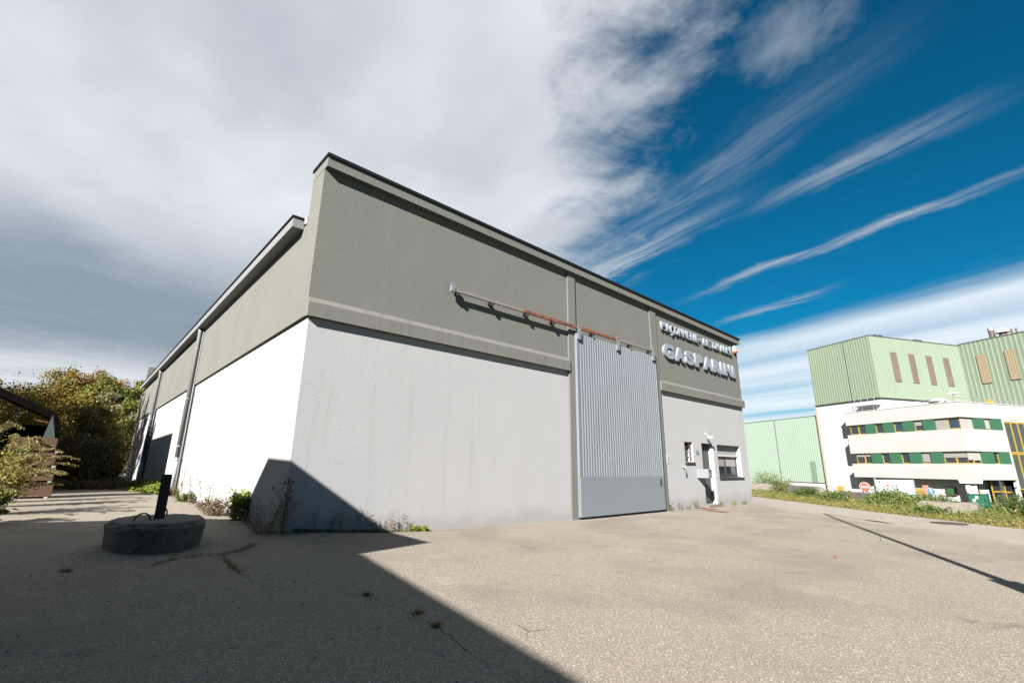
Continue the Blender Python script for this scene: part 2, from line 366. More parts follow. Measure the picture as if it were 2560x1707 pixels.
# ================================================================== ground
XS = [-200, -6, 0, 1.35, 3.05, 8.7, 14, 22, 30, 500]; ZS = [.22, .2, .145, .01, -.1, -.19, -.2, -.26, -.34, -.34]
EX = [(-120, -60), (-40, -14), (-25, 8), (-14, 15), (-9.33, 18.6), (-7.47, 20.2), (-5.04, 22.17), (-2.31, 24.55), (2.87, 29.74), (13, 43), (24, 58), (55, 98), (160, 240)]
def xedge(y): return float(np.interp(y, [e[0] for e in EX], [e[1] for e in EX]))
def gz(x, y):
    z = float(np.interp(x, XS, ZS))
    if x < 6 and y > 3: z += min((y - 3) * .004, .1)
    z *= 1 if y > -4 else max(0.25, 1 - (-4 - y) * .12)
    if x > 8: z = z * (1 if y > -4 else 1) if z < -.15 else float(np.interp(x, XS, ZS))
    return z
def gz2(x, y):
    # blend towards the camera: nearly level foreground that falls gently to the right
    zw = float(np.interp(x, XS, ZS)) + (min((y - 3) * .004, .1) if (x < 6 and y > 3) else 0)
    zc = float(np.interp(x, [-200, -4, 4, 18, 30, 500], [.12, .06, -.08, -.3, -.34, -.34]))
    t = min(max((-y - .5) / 5.0, 0), 1); t = t * t * (3 - 2 * t)
    return zw * (1 - t) + zc * t
gz = gz2
def terrain_z(x, y):
    d = (x - xedge(y)) * .72
    z = gz(x, y)
    if d < 0: return z - .06
    if d < 5: return -.34 + .10 * math.sin(min(d, 5) / 5 * math.pi)
    if d < 13: t = (d - 5) / 8; t = t * t * (3 - 2 * t); return -.34 - 1.95 * t
    return -2.29
def make_ground():
    ys = sorted(set(list(np.round(np.arange(-26, 24, .8), 3)) + [-120, -80, -50, -38, -32, 30, 40, 55, 80, 120, 160]))
    mb = MB(); nu = 90; rng_ = random.Random(3)
    for y in ys:
        xe = xedge(y)
        for i in range(nu + 1):
            u = i / nu; x = -120 + (xe + 120) * (1 - (1 - u) ** 2.2)
            if i == nu: x += rng_.uniform(-.12, .12)
            mb.v.append((x, y, gz(x, y)))
    for j in range(len(ys) - 1):
        for i in range(nu): a = j * (nu + 1) + i; mb.f.append((a, a + 1, a + nu + 2, a + nu + 1))
    tag(mb.obj('asphalt_yard', m_asphalt, smooth=True), 'weathered pale asphalt yard and road', kind='structure')
    # terrain to the horizon
    xs = [-900, -500, -250, -120, -60] + list(range(-40, 14, 6)) + list(np.arange(14, 64, 1.0)) + [70, 80, 100, 130, 180, 300, 600, 1200]
    yy = [-900, -400, -200, -100, -60, -40] + list(np.arange(-30, 40, 1.5)) + [46, 60, 80, 120, 200, 400, 900]
    mb = MB()
    for y in yy:
        for x in xs: mb.v.append((x, y, terrain_z(x, y)))
    n = len(xs)
    for j in range(len(yy) - 1):
        for i in range(n - 1): a = j * n + i; mb.f.append((a, a + 1, a + n + 1, a + n))
    tag(mb.obj('ground', m_soil, smooth=True), 'earth and rough grass ground sloping down behind the road', kind='structure')
make_ground()

# ================================================================== warehouse
W = 22.2; LEN = 38.5
wh = thing('warehouse', 'long grey and white rendered warehouse with dark roof coping', 'warehouse', (W / 2, LEN / 2, 0))
def wall_open(name, x0, x1, z0, z1, opens, depth, mat, y=0.0):
    xs = sorted({x0, x1, *[o[0] for o in opens], *[o[1] for o in opens]}); zs = sorted({z0, z1, *[o[2] for o in opens], *[o[3] for o in opens]})
    mb = MB()
    for i in range(len(xs) - 1):
        for j in range(len(zs) - 1):
            cx, cz = (xs[i] + xs[i + 1]) / 2, (zs[j] + zs[j + 1]) / 2
            if any(o[0] < cx < o[1] and o[2] < cz < o[3] for o in opens): continue
            mb.quad((xs[i], y, zs[j]), (xs[i + 1], y, zs[j]), (xs[i + 1], y, zs[j + 1]), (xs[i], y, zs[j + 1]))
    for a, b, c, d in opens:
        mb.quad((a, y, c), (a, y, d), (a, y + depth, d), (a, y + depth, c)); mb.quad((b, y, d), (b, y, c), (b, y + depth, c), (b, y + depth, d))
        mb.quad((a, y, d), (b, y, d), (b, y + depth, d), (a, y + depth, d)); mb.quad((b, y, c), (a, y, c), (a, y + depth, c), (b, y + depth, c))
    return mb.obj(name, mat, wh)
# white lower walls
MB().box(0, 8.45, 0, .3, -.7, 4.5).obj('lower_wall', m_white, wh)
OPEN = [(15.84, 16.56, 1.66, 2.48), (17.35, 18.45, -.13, 2.48), (18.85, 21.36, .99, 2.47)]
wall_open('lower_wall', 14.12, W, -.7, 4.5, OPEN, .3, m_white)
MB().box(W - .3, W - .002, .302, LEN, -.7, 4.5).obj('lower_wall', m_white, wh)
MB().quad((0, .3, -.7), (0, LEN, -.7), (0, LEN, 4.5), (0, .3, 4.5)).box(0.001, .3, .302, LEN, -.7, 4.498).obj('lower_wall', m_white, wh)
MB().box(.3, W - .3, LEN - .3, LEN - .001, -.7, 6.8).obj('rear_wall', m_grey, wh)
MB().box(14.2, W - .4, .305, .6, -.7, 4.4).obj('inner_wall', m_dark, wh)
# grey upper walls, front bays
def ztop(x): return 8.10 - .24 * x / W           # underside of the cornice follows the slightly falling parapet
for a, b, z0 in ((-.07, 8.45, 4.5), (8.83, 13.65, 5.6), (14.10, W + .02, 4.5)):
    MB().hexa(((a, -.03, z0), (b, -.03, z0), (b, .28, z0), (a, .28, z0), (a, -.03, ztop(a)), (b, -.03, ztop(b)), (b, .28, ztop(b)), (a, .28, ztop(a)))).obj('upper_wall', m_grey, wh)
for a, b in ((8.45, 8.83), (13.65, 14.12)):
    MB().hexa(((a, -.08, -.7), (b, -.08, -.7), (b, .29, -.7), (a, .29, -.7), (a, -.08, ztop(a)), (b, -.08, ztop(b)), (b, .29, ztop(b)), (a, .29, ztop(a)))).obj('pilaster', m_grey, wh)
MB().box(8.83, 13.65, .2, .3, -.7, 5.6).obj('doorway_back', m_dark, wh)
# ring beam at 4.5 m with a splayed top
prof = [(-.03, 4.5), (-.13, 4.48), (-.13, 4.80), (-.035, 4.93), (-.03, 4.93)]
prof = [(-.002, 4.47), (-.13, 4.47), (-.13, 4.79), (-.033, 4.92), (-.002, 4.92)]
for a, b in ((-.078, 8.449), (14.121, W + .08)):
    MB().xprism(prof[::-1], a, b).obj('ring_beam', m_band, wh)
# cornice and coping
def slab(a, b, y0, y1, za, zb, top):
    return MB().hexa(((a, y0, za(a)), (b, y0, za(b)), (b, y1, za(b)), (a, y1, za(a)), (a, y0, zb(a)), (b, y0, zb(b)), (b, y1, zb(b)), (a, y1, zb(a))))
slab(-.075, W + .12, -.19, .722, lambda x: ztop(x) + .002, lambda x: ztop(x) + .25, 0).obj('cornice', m_grey, wh)
slab(-.10, W + .15, -.23, .76, lambda x: ztop(x) + .252, lambda x: ztop(x) + .335, 0).obj('coping', m_black, wh)
slab(-.0695, W + .02, .282, .72, lambda x: 6.962, lambda x: ztop(x), 0).obj('parapet', m_grey, wh)
# left upper wall
MB().box(-.07, .2, .284, LEN, 4.5, 6.96).obj('upper_wall', m_grey, wh)
MB().box(W - .3, W + .02, .73, LEN, 4.5, 6.96).obj('upper_wall', m_grey, wh)
for y in (13.05, 25.6): MB().box(-.11, .01, y + .12, y + .3, -.6, 6.9).obj('pilaster', m_grey if False else m_white, wh)
MB().box(-.05, W, .76, LEN, 6.98, 7.06).obj('roof', m_roof, wh)
MB().box(-.34, -.075, .95, LEN + .5, 6.9, 7.14).obj('gutter_box', m_gutter, wh)
MB().box(-.37, -.05, .93, LEN + .52, 7.142, 7.19).obj('gutter_coping', m_black, wh)
for y in (9.2, 18.9, 29.0): MB().box(-.346, -.075, y, y + .05, 6.894, 7.141).obj('gutter_joint', m_gutter, wh)
MB().box(-.12, .9, LEN - 2.6, LEN - 1.0, 7.2, 8.62).obj('rear_parapet', m_grey, wh)
MB().tube([(-.05, .86, 7.0), (-.05, .86, 7.2)], .06, 12).obj('vent_stub', m_gutter, wh)
# openings of the office corner
wn = MB().box(15.84, 16.56, .26, .3, 1.66, 2.48).obj('window', m_frame, wh)
MB().box(15.90, 16.50, .25, .259, 1.72, 2.42).obj('pane', m_glass, wn)
MB().xprism([(-.05, 1.56), (.26, 1.60), (.26, 1.66), (-.05, 1.63)][::-1], 15.80, 16.60).obj('sill', m_frame, wn)
gr = MB()
for z in (1.86, 2.07, 2.28): gr.tube([(15.845, .06, z), (16.47, .06, z)], .014, 6)
for a, b in ((1.67, 1.86), (1.87, 2.06), (2.08, 2.27), (2.29, 2.47)): gr.tube([(16.30, .06, a), (16.47, .06, b)], .014, 6)
gr.obj('security_grille', m_brownbar, wn)
dr = MB().box(17.35, 18.45, .24, .29, -.13, 2.48).obj('entrance_door', m_frame, wh)
dp = MB()
for i in range(5): dp.box(17.46 + i * .19, 17.58 + i * .19, .222, .2395, .0, 2.36)
dp.obj('door_board', M('door board green black', (.05, .062, .058), .5, .1, 3), dr)
MB().tube([(17.5, .19, .95), (17.5, .19, 1.25)], .018, 8).obj('handle', m_steel, dr)
MB().box(17.2, 18.5, -.18, .24, -.7, -.135).obj('door_step', m_concrete, wh)
w2 = MB(); X0, X1, Z0, Z1 = 18.85, 21.36, 1.03, 2.47
for q in ((X0, X0 + .09, Z0, Z1), (X1 - .09, X1, Z0, Z1), (X0 + .09, X1 - .09, Z0, Z0 + .13), (X0 + .09, X1 - .09, Z1 - .06, Z1), (20.06, 20.15, Z0 + .13, Z1 - .06)):
    w2.box(q[0], q[1], .24, .3, q[2], q[3])
w2 = w2.obj('window', m_frame, wh)
MB().box(X0 + .09, 20.06, .27, .275, Z0 + .13, Z1 - .06).obj('pane', m_glass, w2); MB().box(20.15, X1 - .09, .27, .275, Z0 + .13, Z1 - .06).obj('pane', m_glass, w2)
MB().box(X0 + .12, 20.03, .255, .268, 1.50, 1.93).obj('blind', m_blind, w2); MB().box(20.17, X1 - .12, .255, .268, 1.50, 1.93).obj('blind', m_blindl, w2)
for k in range(4): MB().xprism([(.20, 2.07 + k * .10), (.185, 2.12 + k * .10), (.20, 2.165 + k * .10), (.235, 2.165 + k * .10), (.235, 2.07 + k * .10)][::-1], X0 + .01, X1 - .01).obj('shutter_slat', m_shut, w2)
MB().box(X0 + .01, X1 - .01, .16, .235, 1.95, 2.065).obj('shutter_bar', m_shut2, w2)
MB().xprism([(-.06, .93), (.24, .98), (.24, 1.03), (-.06, .98)][::-1], 18.80, 21.42).obj('sill', m_frame, w2)

# ------------------------------------------------------------------ sliding door and its rail
sdr = thing('sliding_door', 'tall pale blue corrugated steel sliding door on the front', 'door', (11.2, -.15, gz(11.2, 0)))
DX0, DX1 = 8.735, 13.72
mb = MB(); x = DX0 + .05; p = (DX1 - .05 - x) / 36; pts = []
for _i in range(36):
    pts += [(x, -.155), (x + p * .22, -.173), (x + p * .62, -.173), (x + p * .84, -.155)]; x += p
pts.append((x, -.155)); n = len(pts)
for px_, py_ in pts: mb.v += [(px_, py_, 1.09), (px_, py_, 5.82)]
for i in range(n - 1): mb.f.append((2 * i, 2 * i + 2, 2 * i + 3, 2 * i + 1))
mb.obj('corrugated_panel', m_door, sdr)
MB().box(DX0, DX1, -.15, -.09, -.12, 5.82).obj('backing_frame', m_door2, sdr)
MB().box(DX0 + .02, DX1 - .01, -.190, -.152, -.12, 1.088).obj('lower_panel', m_door2, sdr)
MB().box(DX0, DX0 + .048, -.185, -.152, 1.09, 5.82).obj('edge_strip', m_door2, sdr)
MB().box(DX1 - .04, DX1, -.185, -.152, 1.09, 5.82).obj('edge_strip', m_door2, sdr)
MB().box(DX0 + .03, DX1, -.16, -.09, -.20, -.122).obj('bottom_seal', m_black, sdr)
MB().box(DX1 - .30, DX1 - .22, -.215, -.191, .75, 1.0).obj('pull_handle', m_iron, sdr)
for hx in (8.74, 10.98, 13.40):
    h = MB().box(hx, hx + .17, -.252, -.242, 5.6, 6.12).box(hx + .02, hx + .15, -.2415, -.186, 5.6, 5.8).obj('hanger', m_door2, sdr)
    MB().tube([(hx + .085, -.259, 6.04), (hx + .085, -.2521, 6.04)], .025, 10).obj('wheel_bolt', m_iron, h)
rl = thing('door_rail', 'partly rusted overhead track rail of the sliding door', 'rail', (8.7, -.2, 6.0))
def rail(a, b, m, nm): MB().xprism([(-.17, 5.965), (-.235, 5.965), (-.235, 6.055), (-.17, 6.055)][::-1], a, b).obj(nm, m, rl)
rail(3.62, 6.2, m_railp, 'painted_rail'); rail(6.2, 11.1, m_rust, 'rusted_rail'); rail(11.1, 13.62, m_railp, 'painted_rail')
MB().box(3.50, 3.62, -.255, -.165, 5.94, 6.10).tube([(3.58, -.20, 6.14), (3.58, -.22, 6.14)], .09, 12).obj('end_stop', m_door2, rl)
for bx in (3.75, 4.95, 6.36, 7.56, 9.6, 11.9, 13.3):
    MB().box(bx - .03, bx + .03, -.17, -.03, 5.93, 6.03).box(bx - .05, bx + .05, -.24, -.19, 5.87, 5.948).obj('bracket', m_iron, rl)

# ------------------------------------------------------------------ raised lettering
def text_mesh(ch, h, w, depth, off):
    cu = bpy.data.curves.new('glyph', 'FONT'); cu.body = ch; cu.size = 1.0; cu.offset = off; cu.extrude = .5; cu.resolution_u = 4
    o = bpy.data.objects.new('glyph', cu); COL.objects.link(o)
    dg = bpy.context.evaluated_depsgraph_get(); me = bpy.data.meshes.new_from_object(o.evaluated_get(dg))
    bpy.data.objects.remove(o)
    return me
def letters(text, x0, x1, z0, z1, parent, depth, widths, off):
    h_ = z1 - z0
    # every letter its own raised solid
    tot = sum(widths.get(c, 1.0) for c in text); u = (x1 - x0) / tot; x = x0
    for c in text:
        wd = widths.get(c, 1.0) * u
        if c != ' ':
            me = text_mesh(c, 1, 1, depth, off)
            co = np.empty(len(me.vertices) * 3, np.float32); me.vertices.foreach_get('co', co); co = co.reshape(-1, 3)
            lo, hi = co.min(0), co.max(0); capH = .729 + 2 * off
            q = np.empty_like(co); g = (.11 if h_ < .5 else .08) * u
            q[:, 0] = x + g + (co[:, 0] - lo[0]) / (hi[0] - lo[0]) * (wd - 2 * g)
            yb = -off if c not in 'Ç' else -off
            q[:, 2] = z0 + (co[:, 1] - yb) / capH * (z1 - z0)
            q[:, 1] = -.034 - depth * (co[:, 2] + .5)
            if c == '-': q[:, 2] = z0 + (z1 - z0) * (.30 + .22 * (co[:, 1] - lo[1]) / (hi[1] - lo[1]))
            me.vertices.foreach_set('co', q.ravel()); me.update(); me.materials.clear(); me.materials.append(m_letter)
            put(bpy.data.objects.new('letter', me), parent)
        x += wd
s1 = thing('wall_lettering', 'upper row of small raised pale letters below the roof edge', 'sign', (18, -.05, 7.1))
wd1 = {' ': .45, '-': .55, 'I': .42, 'M': 1.15, 'N': 1.05, 'O': 1.08, 'E': .88, 'É': .88}
letters('MAÇONNERIE-', 14.46, 17.98, 7.13, 7.54, s1, .10, wd1, .022)
letters('BETON ARMÉ', 18.29, 21.45, 7.12, 7.51, s1, .10, wd1, .022)
s2 = thing('wall_lettering', 'lower row of large raised pale block letters beside the tall door', 'sign', (18, -.05, 5.9))
letters('GASPARINI', 14.44, 21.55, 5.92, 6.60, s2, .11, {'I': .46, 'G': 1.12, 'N': 1.05, 'A': 1.06}, .07)

# ------------------------------------------------------------------ small things on the front
al = thing('alarm_siren', 'white alarm siren box with orange lens under the roof corner', 'alarm', (21.85, -.1, 7.5))
MB().hexa(((21.72, -.20, 7.42), (22.0, -.20, 7.42), (22.0, -.035, 7.42), (21.72, -.035, 7.42), (21.74, -.17, 7.72), (21.98, -.17, 7.72), (21.98, -.035, 7.72), (21.74, -.035, 7.72))).obj('housing', m_plastic, al)
MB().box(21.74, 21.98, -.19, -.04, 7.33, 7.418).obj('lens', m_orange, al)
lb = thing('letterbox', 'grey metal letterbox projecting beside the entrance door', 'letterbox', (17.0, -.2, 1.0))
MB().box(16.70, 17.0, -.52, -.001, 1.0, 1.365).obj('body', m_lbox, lb)
MB().box(16.715, 16.985, -.532, -.521, 1.015, 1.35).obj('front_plate', M('letterbox front', (.17, .19, .20), .5, .05, 4), lb)
for k in range(3): MB().box(16.74, 16.96, -.538, -.533, 1.25 + k * .03, 1.265 + k * .03).obj('slot', m_frame, lb)
lm = thing('security_camera', 'small white bracket camera above the entrance door', 'camera', (17.9, -.1, 2.8))
MB().box(17.79, 17.88, -.05, -.001, 2.86, 2.97).obj('mount', m_plastic, lm)
MB().tube([(17.83, -.04, 2.88), (17.83, -.12, 2.78)], .025, 8).obj('arm', m_plastic, lm)
MB().box(17.79, 17.87, -.36, -.08, 2.71, 2.79).obj('body', m_plastic, lm)
npl = thing('house_number_plate', 'small navy blue house number plate beside the entrance', 'number plate', (16.92, -.01, 2.0))
MB().box(16.83, 17.02, -.02, -.001, 1.98, 2.14).obj('plate', m_navy, npl)
mb = MB().box(16.86, 16.91, -.024, -.0205, 2.01, 2.025).box(16.86, 16.91, -.024, -.0205, 2.055, 2.07).box(16.86, 16.91, -.024, -.0205, 2.10, 2.115).box(16.895, 16.91, -.0236, -.0206, 2.07, 2.10).box(16.86, 16.875, -.0236, -.0206, 2.025, 2.055).box(16.955, 16.975, -.024, -.0205, 2.01, 2.115)
mb.obj('digits', m_paper, npl)
nt_ = thing('notice_sign', 'small white notice with faint drawing beside the sliding door', 'notice', (14.45, -.01, 1.6))
MB().box(14.32, 14.58, -.012, -.001, 1.56, 1.92).obj('sheet', m_paper, nt_)
MB().box(14.34, 14.56, -.016, -.0125, 1.60, 1.86).obj('print', m_mint, nt_)
MB().quad((14.42, -.0175, 1.80), (14.40, -.0175, 1.79), (14.46, -.0175, 1.74), (14.48, -.0175, 1.75)).quad((14.40, -.0175, 1.71), (14.38, -.0175, 1.70), (14.47, -.0175, 1.62), (14.50, -.0175, 1.64)).obj('drawing', m_print, nt_)
tp = thing('wall_tap', 'small pale garden tap on the wall below the barred window', 'tap', (15.56, -.05, 1.4))
MB().tube([(15.56, -.001, 1.44), (15.56, -.10, 1.43), (15.58, -.12, 1.36)], .025, 8).obj('spout', m_plastic, tp)
MB().box(15.48, 15.62, -.09, -.05, 1.465, 1.50).obj('handle', m_plastic, tp)
MB().tube([(15.58, -.12, 1.355), (15.585, -.12, 1.26), (15.61, -.10, 1.17)], .03, 8).obj('hose_end', M('hose blue grey', (.12, .12, .17), .6, .1, 5), tp)
# drain covers in front of the entrance
for k, (cx, cy, a, lab) in enumerate(((16.55, -.33, .98, 'rusty steel drain cover nearest the entrance step'), (15.6, -1.2, 1.15, 'rusty steel drain cover further out in the yard'))):
    c, s = math.cos(-1.9), math.sin(-1.9); z = gz(cx, cy)
    mb = MB()
    for (u0, u1) in ((-.5, -.02), (.02, .5)): mb.box(u0 * a, u1 * a, -.14, .14, 0, .012)
    mb.xf(lambda x, y, zz: (cx + x * c - y * s, cy + x * s + y * c, z + .004 + zz))
    tag(mb.obj('drain_cover', m_rust), lab, 'drain cover', 'rusty drain covers')
mc = thing('manhole_cover', 'round cast iron manhole cover in the road', 'manhole', (18.9, -7.6, gz(18.9, -7.6)))
mz = gz(18.9, -7.6) + .006
mb = MB(); nn = 28; ring = [(18.9 + .40 * math.cos(t), -7.6 + .40 * math.sin(t)) for t in np.linspace(0, 2 * math.pi, nn, endpoint=False)]
mb.prism(ring, mz - .02, mz + .012).obj('lid', m_cast, mc)
mb = MB()
for i in range(-3, 4):
    for j in range(-3, 4):
        if i * i + j * j <= 10: mb.box(18.9 + i * .1 - .03, 18.9 + i * .1 + .03, -7.6 + j * .1 - .03, -7.6 + j * .1 + .03, mz + .013, mz + .022)
mb.obj('tread', m_cast, mc)['kind'] = 'stuff'
mb = MB()
for i in range(nn):
    t0, t1 = 2 * math.pi * i / nn, 2 * math.pi * (i + 1) / nn
    mb.quad(*[(18.9 + r * math.cos(t), -7.6 + r * math.sin(t), mz + .008) for r, t in ((.42, t0), (.50, t0), (.50, t1), (.42, t1))])
mb.obj('frame_ring', m_cast, mc)

# ------------------------------------------------------------------ downpipes on the left wall
for k, (y, lab) in enumerate(((13.0, 'zinc downpipe on the left wall, nearer one, with pale blue foot'), (25.6, 'zinc downpipe on the left wall, farther one in the shade'))):
    z0 = gz(-.2, y)
    dp = thing('downpipe', lab, 'downpipe', (-.2, y, z0), 'downpipes on the left wall')
    MB().tube([(-.19, y, 1.55), (-.19, y, 6.75), (-.21, y, 6.899)], .085, 14).obj('pipe', m_pipe, dp, True)
    MB().tube([(-.19, y, z0 - .1), (-.19, y, 1.5)], .10, 14).obj('foot_sleeve', m_pipe2, dp, True)
    MB().tube([(-.19, y, 1.46), (-.19, y, 1.58)], .118, 14).obj('socket_collar', m_pipe2, dp)
    for z in (2.0, 3.9, 6.0): MB().tube([(-.19, y, z), (-.19, y, z + .05)], .095, 14).box(-.12, 0.0, y - .012, y + .012, z + .01, z + .04).obj('pipe_clip', m_gutter, dp)
    MB().tube([(-.1, y - .17, z0), (-.1, y - .17, 6.88)], .02, 6).obj('conduit', m_gutter, dp)
    MB().tube([(-.09, y - .24, z0), (-.09, y - .24, 4.2)], .012, 6).obj('cable', m_cable, dp)

# ------------------------------------------------------------------ concrete footing with a steel post
ft = thing('concrete_footing', 'squat dark oval concrete footing in the shaded yard', 'footing', (-2.07, -.62, gz(-2, -.6)))
def footing():
    mb = MB(); n = 44; r_ = random.Random(5); g = gz(-2.07, -.62)
    def rad(t, k): return k * (1 + .02 * math.sin(3 * t + 1) + .015 * math.sin(7 * t))
    levels = [(g - .05, .97, .004), (g + .10, 1.0, .004), (g + .26, 1.02, .006), (.45, 1.035, .005), (.495, 1.025, .010), (.50, .955, .010), (.535, .94, .008), (.55, .90, .004), (.55, .5, .004)]
    for z, k, jz in levels:
        for i in range(n):
            t = 2 * math.pi * i / n; kk = rad(t, k) + (r_.uniform(-1, 1) * (.006 if jz < .01 else .014) if jz else 0)
            mb.v.append((-2.07 + .62 * kk * math.cos(t), -.66 + .86 * kk * math.sin(t), z + r_.uniform(-jz, jz) * 1.6))
    for l in range(len(levels) - 1):
        for i in range(n): j = (i + 1) % n; mb.f.append((l * n + i, l * n + j, (l + 1) * n + j, (l + 1) * n + i))
    mb.f.append(tuple((len(levels) - 1) * n + i for i in range(n)))
    mb.obj('block', m_foot, ft)
    for (x, y, a) in ((-2.30, -.95, .25), (-1.95, -.25, 1.1)):
        c, s = math.cos(a), math.sin(a)
        MB().tube([(x + c * .11 * math.cos(t), y + s * .11 * math.cos(t), .53 + .13 * math.sin(t)) for t in np.linspace(-.2, math.pi + .2, 9)], .012, 6).obj('lifting_loop', m_iron, ft)
footing()
po = thing('steel_post', 'dark flat steel post standing on the concrete footing', 'post', (-2.08, -.75, .5))
MB().box(-2.135, -2.01, -.80, -.79, .5, 1.215).obj('flange', m_iron, po); MB().box(-2.077, -2.068, -.789, -.70, .5, 1.212).obj('web', m_iron, po); MB().box(-2.133, -2.012, -.699, -.689, .5, 1.21).obj('flange', m_iron, po)

# ================================================================== neighbours out of frame that shade the yard (sun side)
def toward_sun(x, y, H, z=.1):
    k = (H - z) / math.tan(R(SUN_EL)); return (x - k * math.cos(R(SUN_AZ)), y - k * math.sin(R(SUN_AZ)))
def flat_building(name, label, poly, H, nwin):
    cx = sum(p[0] for p in poly) / len(poly); cy = sum(p[1] for p in poly) / len(poly)
    b = thing(name, label, 'building', (cx, cy, 0))
    MB().prism(poly, -.6, H - .25).obj('wall', m_house, b)
    k = 1.0
    MB().prism([(p[0], p[1]) for p in poly], H - .249, H).obj('roof', m_shedroof, b)
    for i in range(len(poly)):
        p, q = Vector(poly[i]), Vector(poly[(i + 1) % len(poly)]); d = q - p; L = d.length
        if L < 4: continue
        d.normalize(); nrm = Vector((d.y, -d.x)); n = int(L // 3.5)
        for j in range(n):
            c = p + d * (L * (j + .5) / n)
            for z in ([1.1] if H < 6 else [1.1, 4.1]):
                fr = MB(); u = .6
                pts = [c - d * u + nrm * .005, c + d * u + nrm * .005, c + d * u + nrm * .06, c - d * u + nrm * .06]
                fr.prism([(a.x, a.y) for a in pts], z, z + 1.3); f = fr.obj('window', m_frame, b)
                pts = [c - d * (u - .08) + nrm * .061, c + d * (u - .08) + nrm * .061, c + d * (u - .08) + nrm * .068, c - d * (u - .08) + nrm * .068]
                MB().prism([(a.x, a.y) for a in pts], z + .08, z + 1.22).obj('pane', m_glass, f)
    return b
flat_building('neighbour_house', 'flat roofed house left of the yard, out of view', [toward_sun(2.19, 2.5, 5.5), (-17, 1.6), (-20, -24), (-10.9, -20), toward_sun(-.53, -7.7, 5.5), toward_sun(.29, -2.9, 5.5), toward_sun(.25, -2.45, 5.5), toward_sun(1.96, -1.98, 5.5)], 5.5, 2)
flat_building('neighbour_hall', 'tall flat roofed hall behind the open shed', [(-7.6, 13.60), (-7.7, 23.0), (-22, 23), (-22, 11.6)], 7.65, 2)

# ------------------------------------------------------------------ street lamp whose shadow crosses the yard
def lamp_post():
    H = 10.45; bx, by = toward_sun(19.3, -3.85, H, -.33); g = gz(bx, by)
    t = thing('street_lamp', 'tall street lamp beside the yard, out of view', 'street lamp', (bx, by, g))
    MB().tube([(bx, by, g - .2), (bx, by, g + 1.2), (bx, by, H)], [.10, .085, .055], 12).obj('pole', m_steel, t, True)
    MB().tube([(bx, by, H - .03), (bx - .9, by - 1.0, H + .02), (bx - 1.55, by - 1.75, H + .03)], .035, 8).obj('arm', m_steel, t)
    MB().tube([(bx - 1.5, by - 1.7, H + .03), (bx - 1.75, by - 2.0, H + .03), (bx - 2.2, by - 2.5, H + .0)], [.09, .15, .07], 10).obj('lamp_head', m_steel, t)
    # two boards added out of view, square to the sun, to widen the pole's shadow
    n = Vector((-math.sin(R(SUN_AZ)), math.cos(R(SUN_AZ))))
    def board(o, w, z0, z1, nm):
        c = Vector((bx, by)) + n * o; d = Vector((math.cos(R(SUN_AZ)), math.sin(R(SUN_AZ)))) * .02
        p = [c - n * w - d, c - n * w + d, c + n * w + d, c + n * w - d]
        MB().prism([(q.x, q.y) for q in p], z0, z1).obj(nm, m_paper, t)
    board(.0, .17, 1.5, 2.75, 'shadow_board'); board(-.38, .14, 1.4, 2.25, 'shadow_board')
    MB().tube([(bx, by, 1.8), (bx + .4 * math.sin(R(SUN_AZ)), by - .4 * math.cos(R(SUN_AZ)), 1.8)], .02, 6).obj('bracket', m_steel, t)
lamp_post()

# ================================================================== office and factory on the right
KX, KY = 78.31, -3.93; AZ = R(25.2)
Au = Vector((math.sin(AZ), math.cos(AZ))); Bu = Vector((math.cos(AZ), -math.sin(AZ)))
def Lp(a, b, z): return (KX + a * Au.x + b * Bu.x, KY + a * Au.y + b * Bu.y, z)
class LB(MB):                           # boxes in the building's own frame: a runs away along the left flank, b along the front
    def ab(s, a0, a1, b0, b1, z0, z1):
        return s.hexa([Lp(a0, b0, z0), Lp(a0, b1, z0), Lp(a1, b1, z0), Lp(a1, b0, z0), Lp(a0, b0, z1), Lp(a0, b1, z1), Lp(a1, b1, z1), Lp(a1, b0, z1)])
GL = -2.4
of = thing('office_building', 'white banded office building with green panels and yellow window frames', 'building', Lp(7, 5, GL))
BE = 24.0
LB().ab(0, 15, 0, BE, 8.0, 9.9).obj('parapet_band', m_clad, of)
LB().ab(0, 15, 0, 8.05, 3.8, 6.55).obj('cladding_band', m_clad, of)
LB().ab(0, 15, 0, 8.05, .38, 2.3).obj('cladding_band', m_clad, of)
LB().ab(.75, 14.6, .75, 8.0, 6.551, 7.999).ab(.75, 14.6, .75, 8.0, 2.301, 3.799).obj('interior_core', m_dark, of)
LB().ab(1.6, 15, 1.4, 8.0, GL, .378).obj('ground_floor_wall', m_fwhite, of)
LB().ab(-.06, 15.05, -.06, BE, 9.902, 9.98).obj('roof_edge', m_fwhite, of)
def win(side, u0, u1, z0, z1, pane, blind=0.0, bm=None, name='window'):
    # yellow frame set back in the window strip, pane and half lowered blind behind it
    r0, r1 = .30, .38; t = .085
    def bx(mb, p0, p1, q0, q1, c0, c1):
        return mb.ab(p0, p1, c0, c1, q0, q1) if side == 'A' else mb.ab(c0, c1, p0, p1, q0, q1)
    f = LB()
    bx(f, u0, u0 + t, z0, z1, r0, r1); bx(f, u1 - t, u1, z0, z1, r0, r1); bx(f, u0 + t, u1 - t, z0, z0 + t * 1.3, r0, r1); bx(f, u0 + t, u1 - t, z1 - t * .8, z1, r0, r1)
    f = f.obj(name, m_yellow, of)
    g = LB(); bx(g, u0 + t, u1 - t, z0 + t * 1.3, z1 - t * .8, .345, .355); g.obj('pane', pane, f)
    if blind > 0:
        g = LB(); bx(g, u0 + t * .5, u1 - t * .5, z1 - (z1 - z0) * blind, z1 - .01, .27, .295); g.obj('blind', bm or m_blind, f)
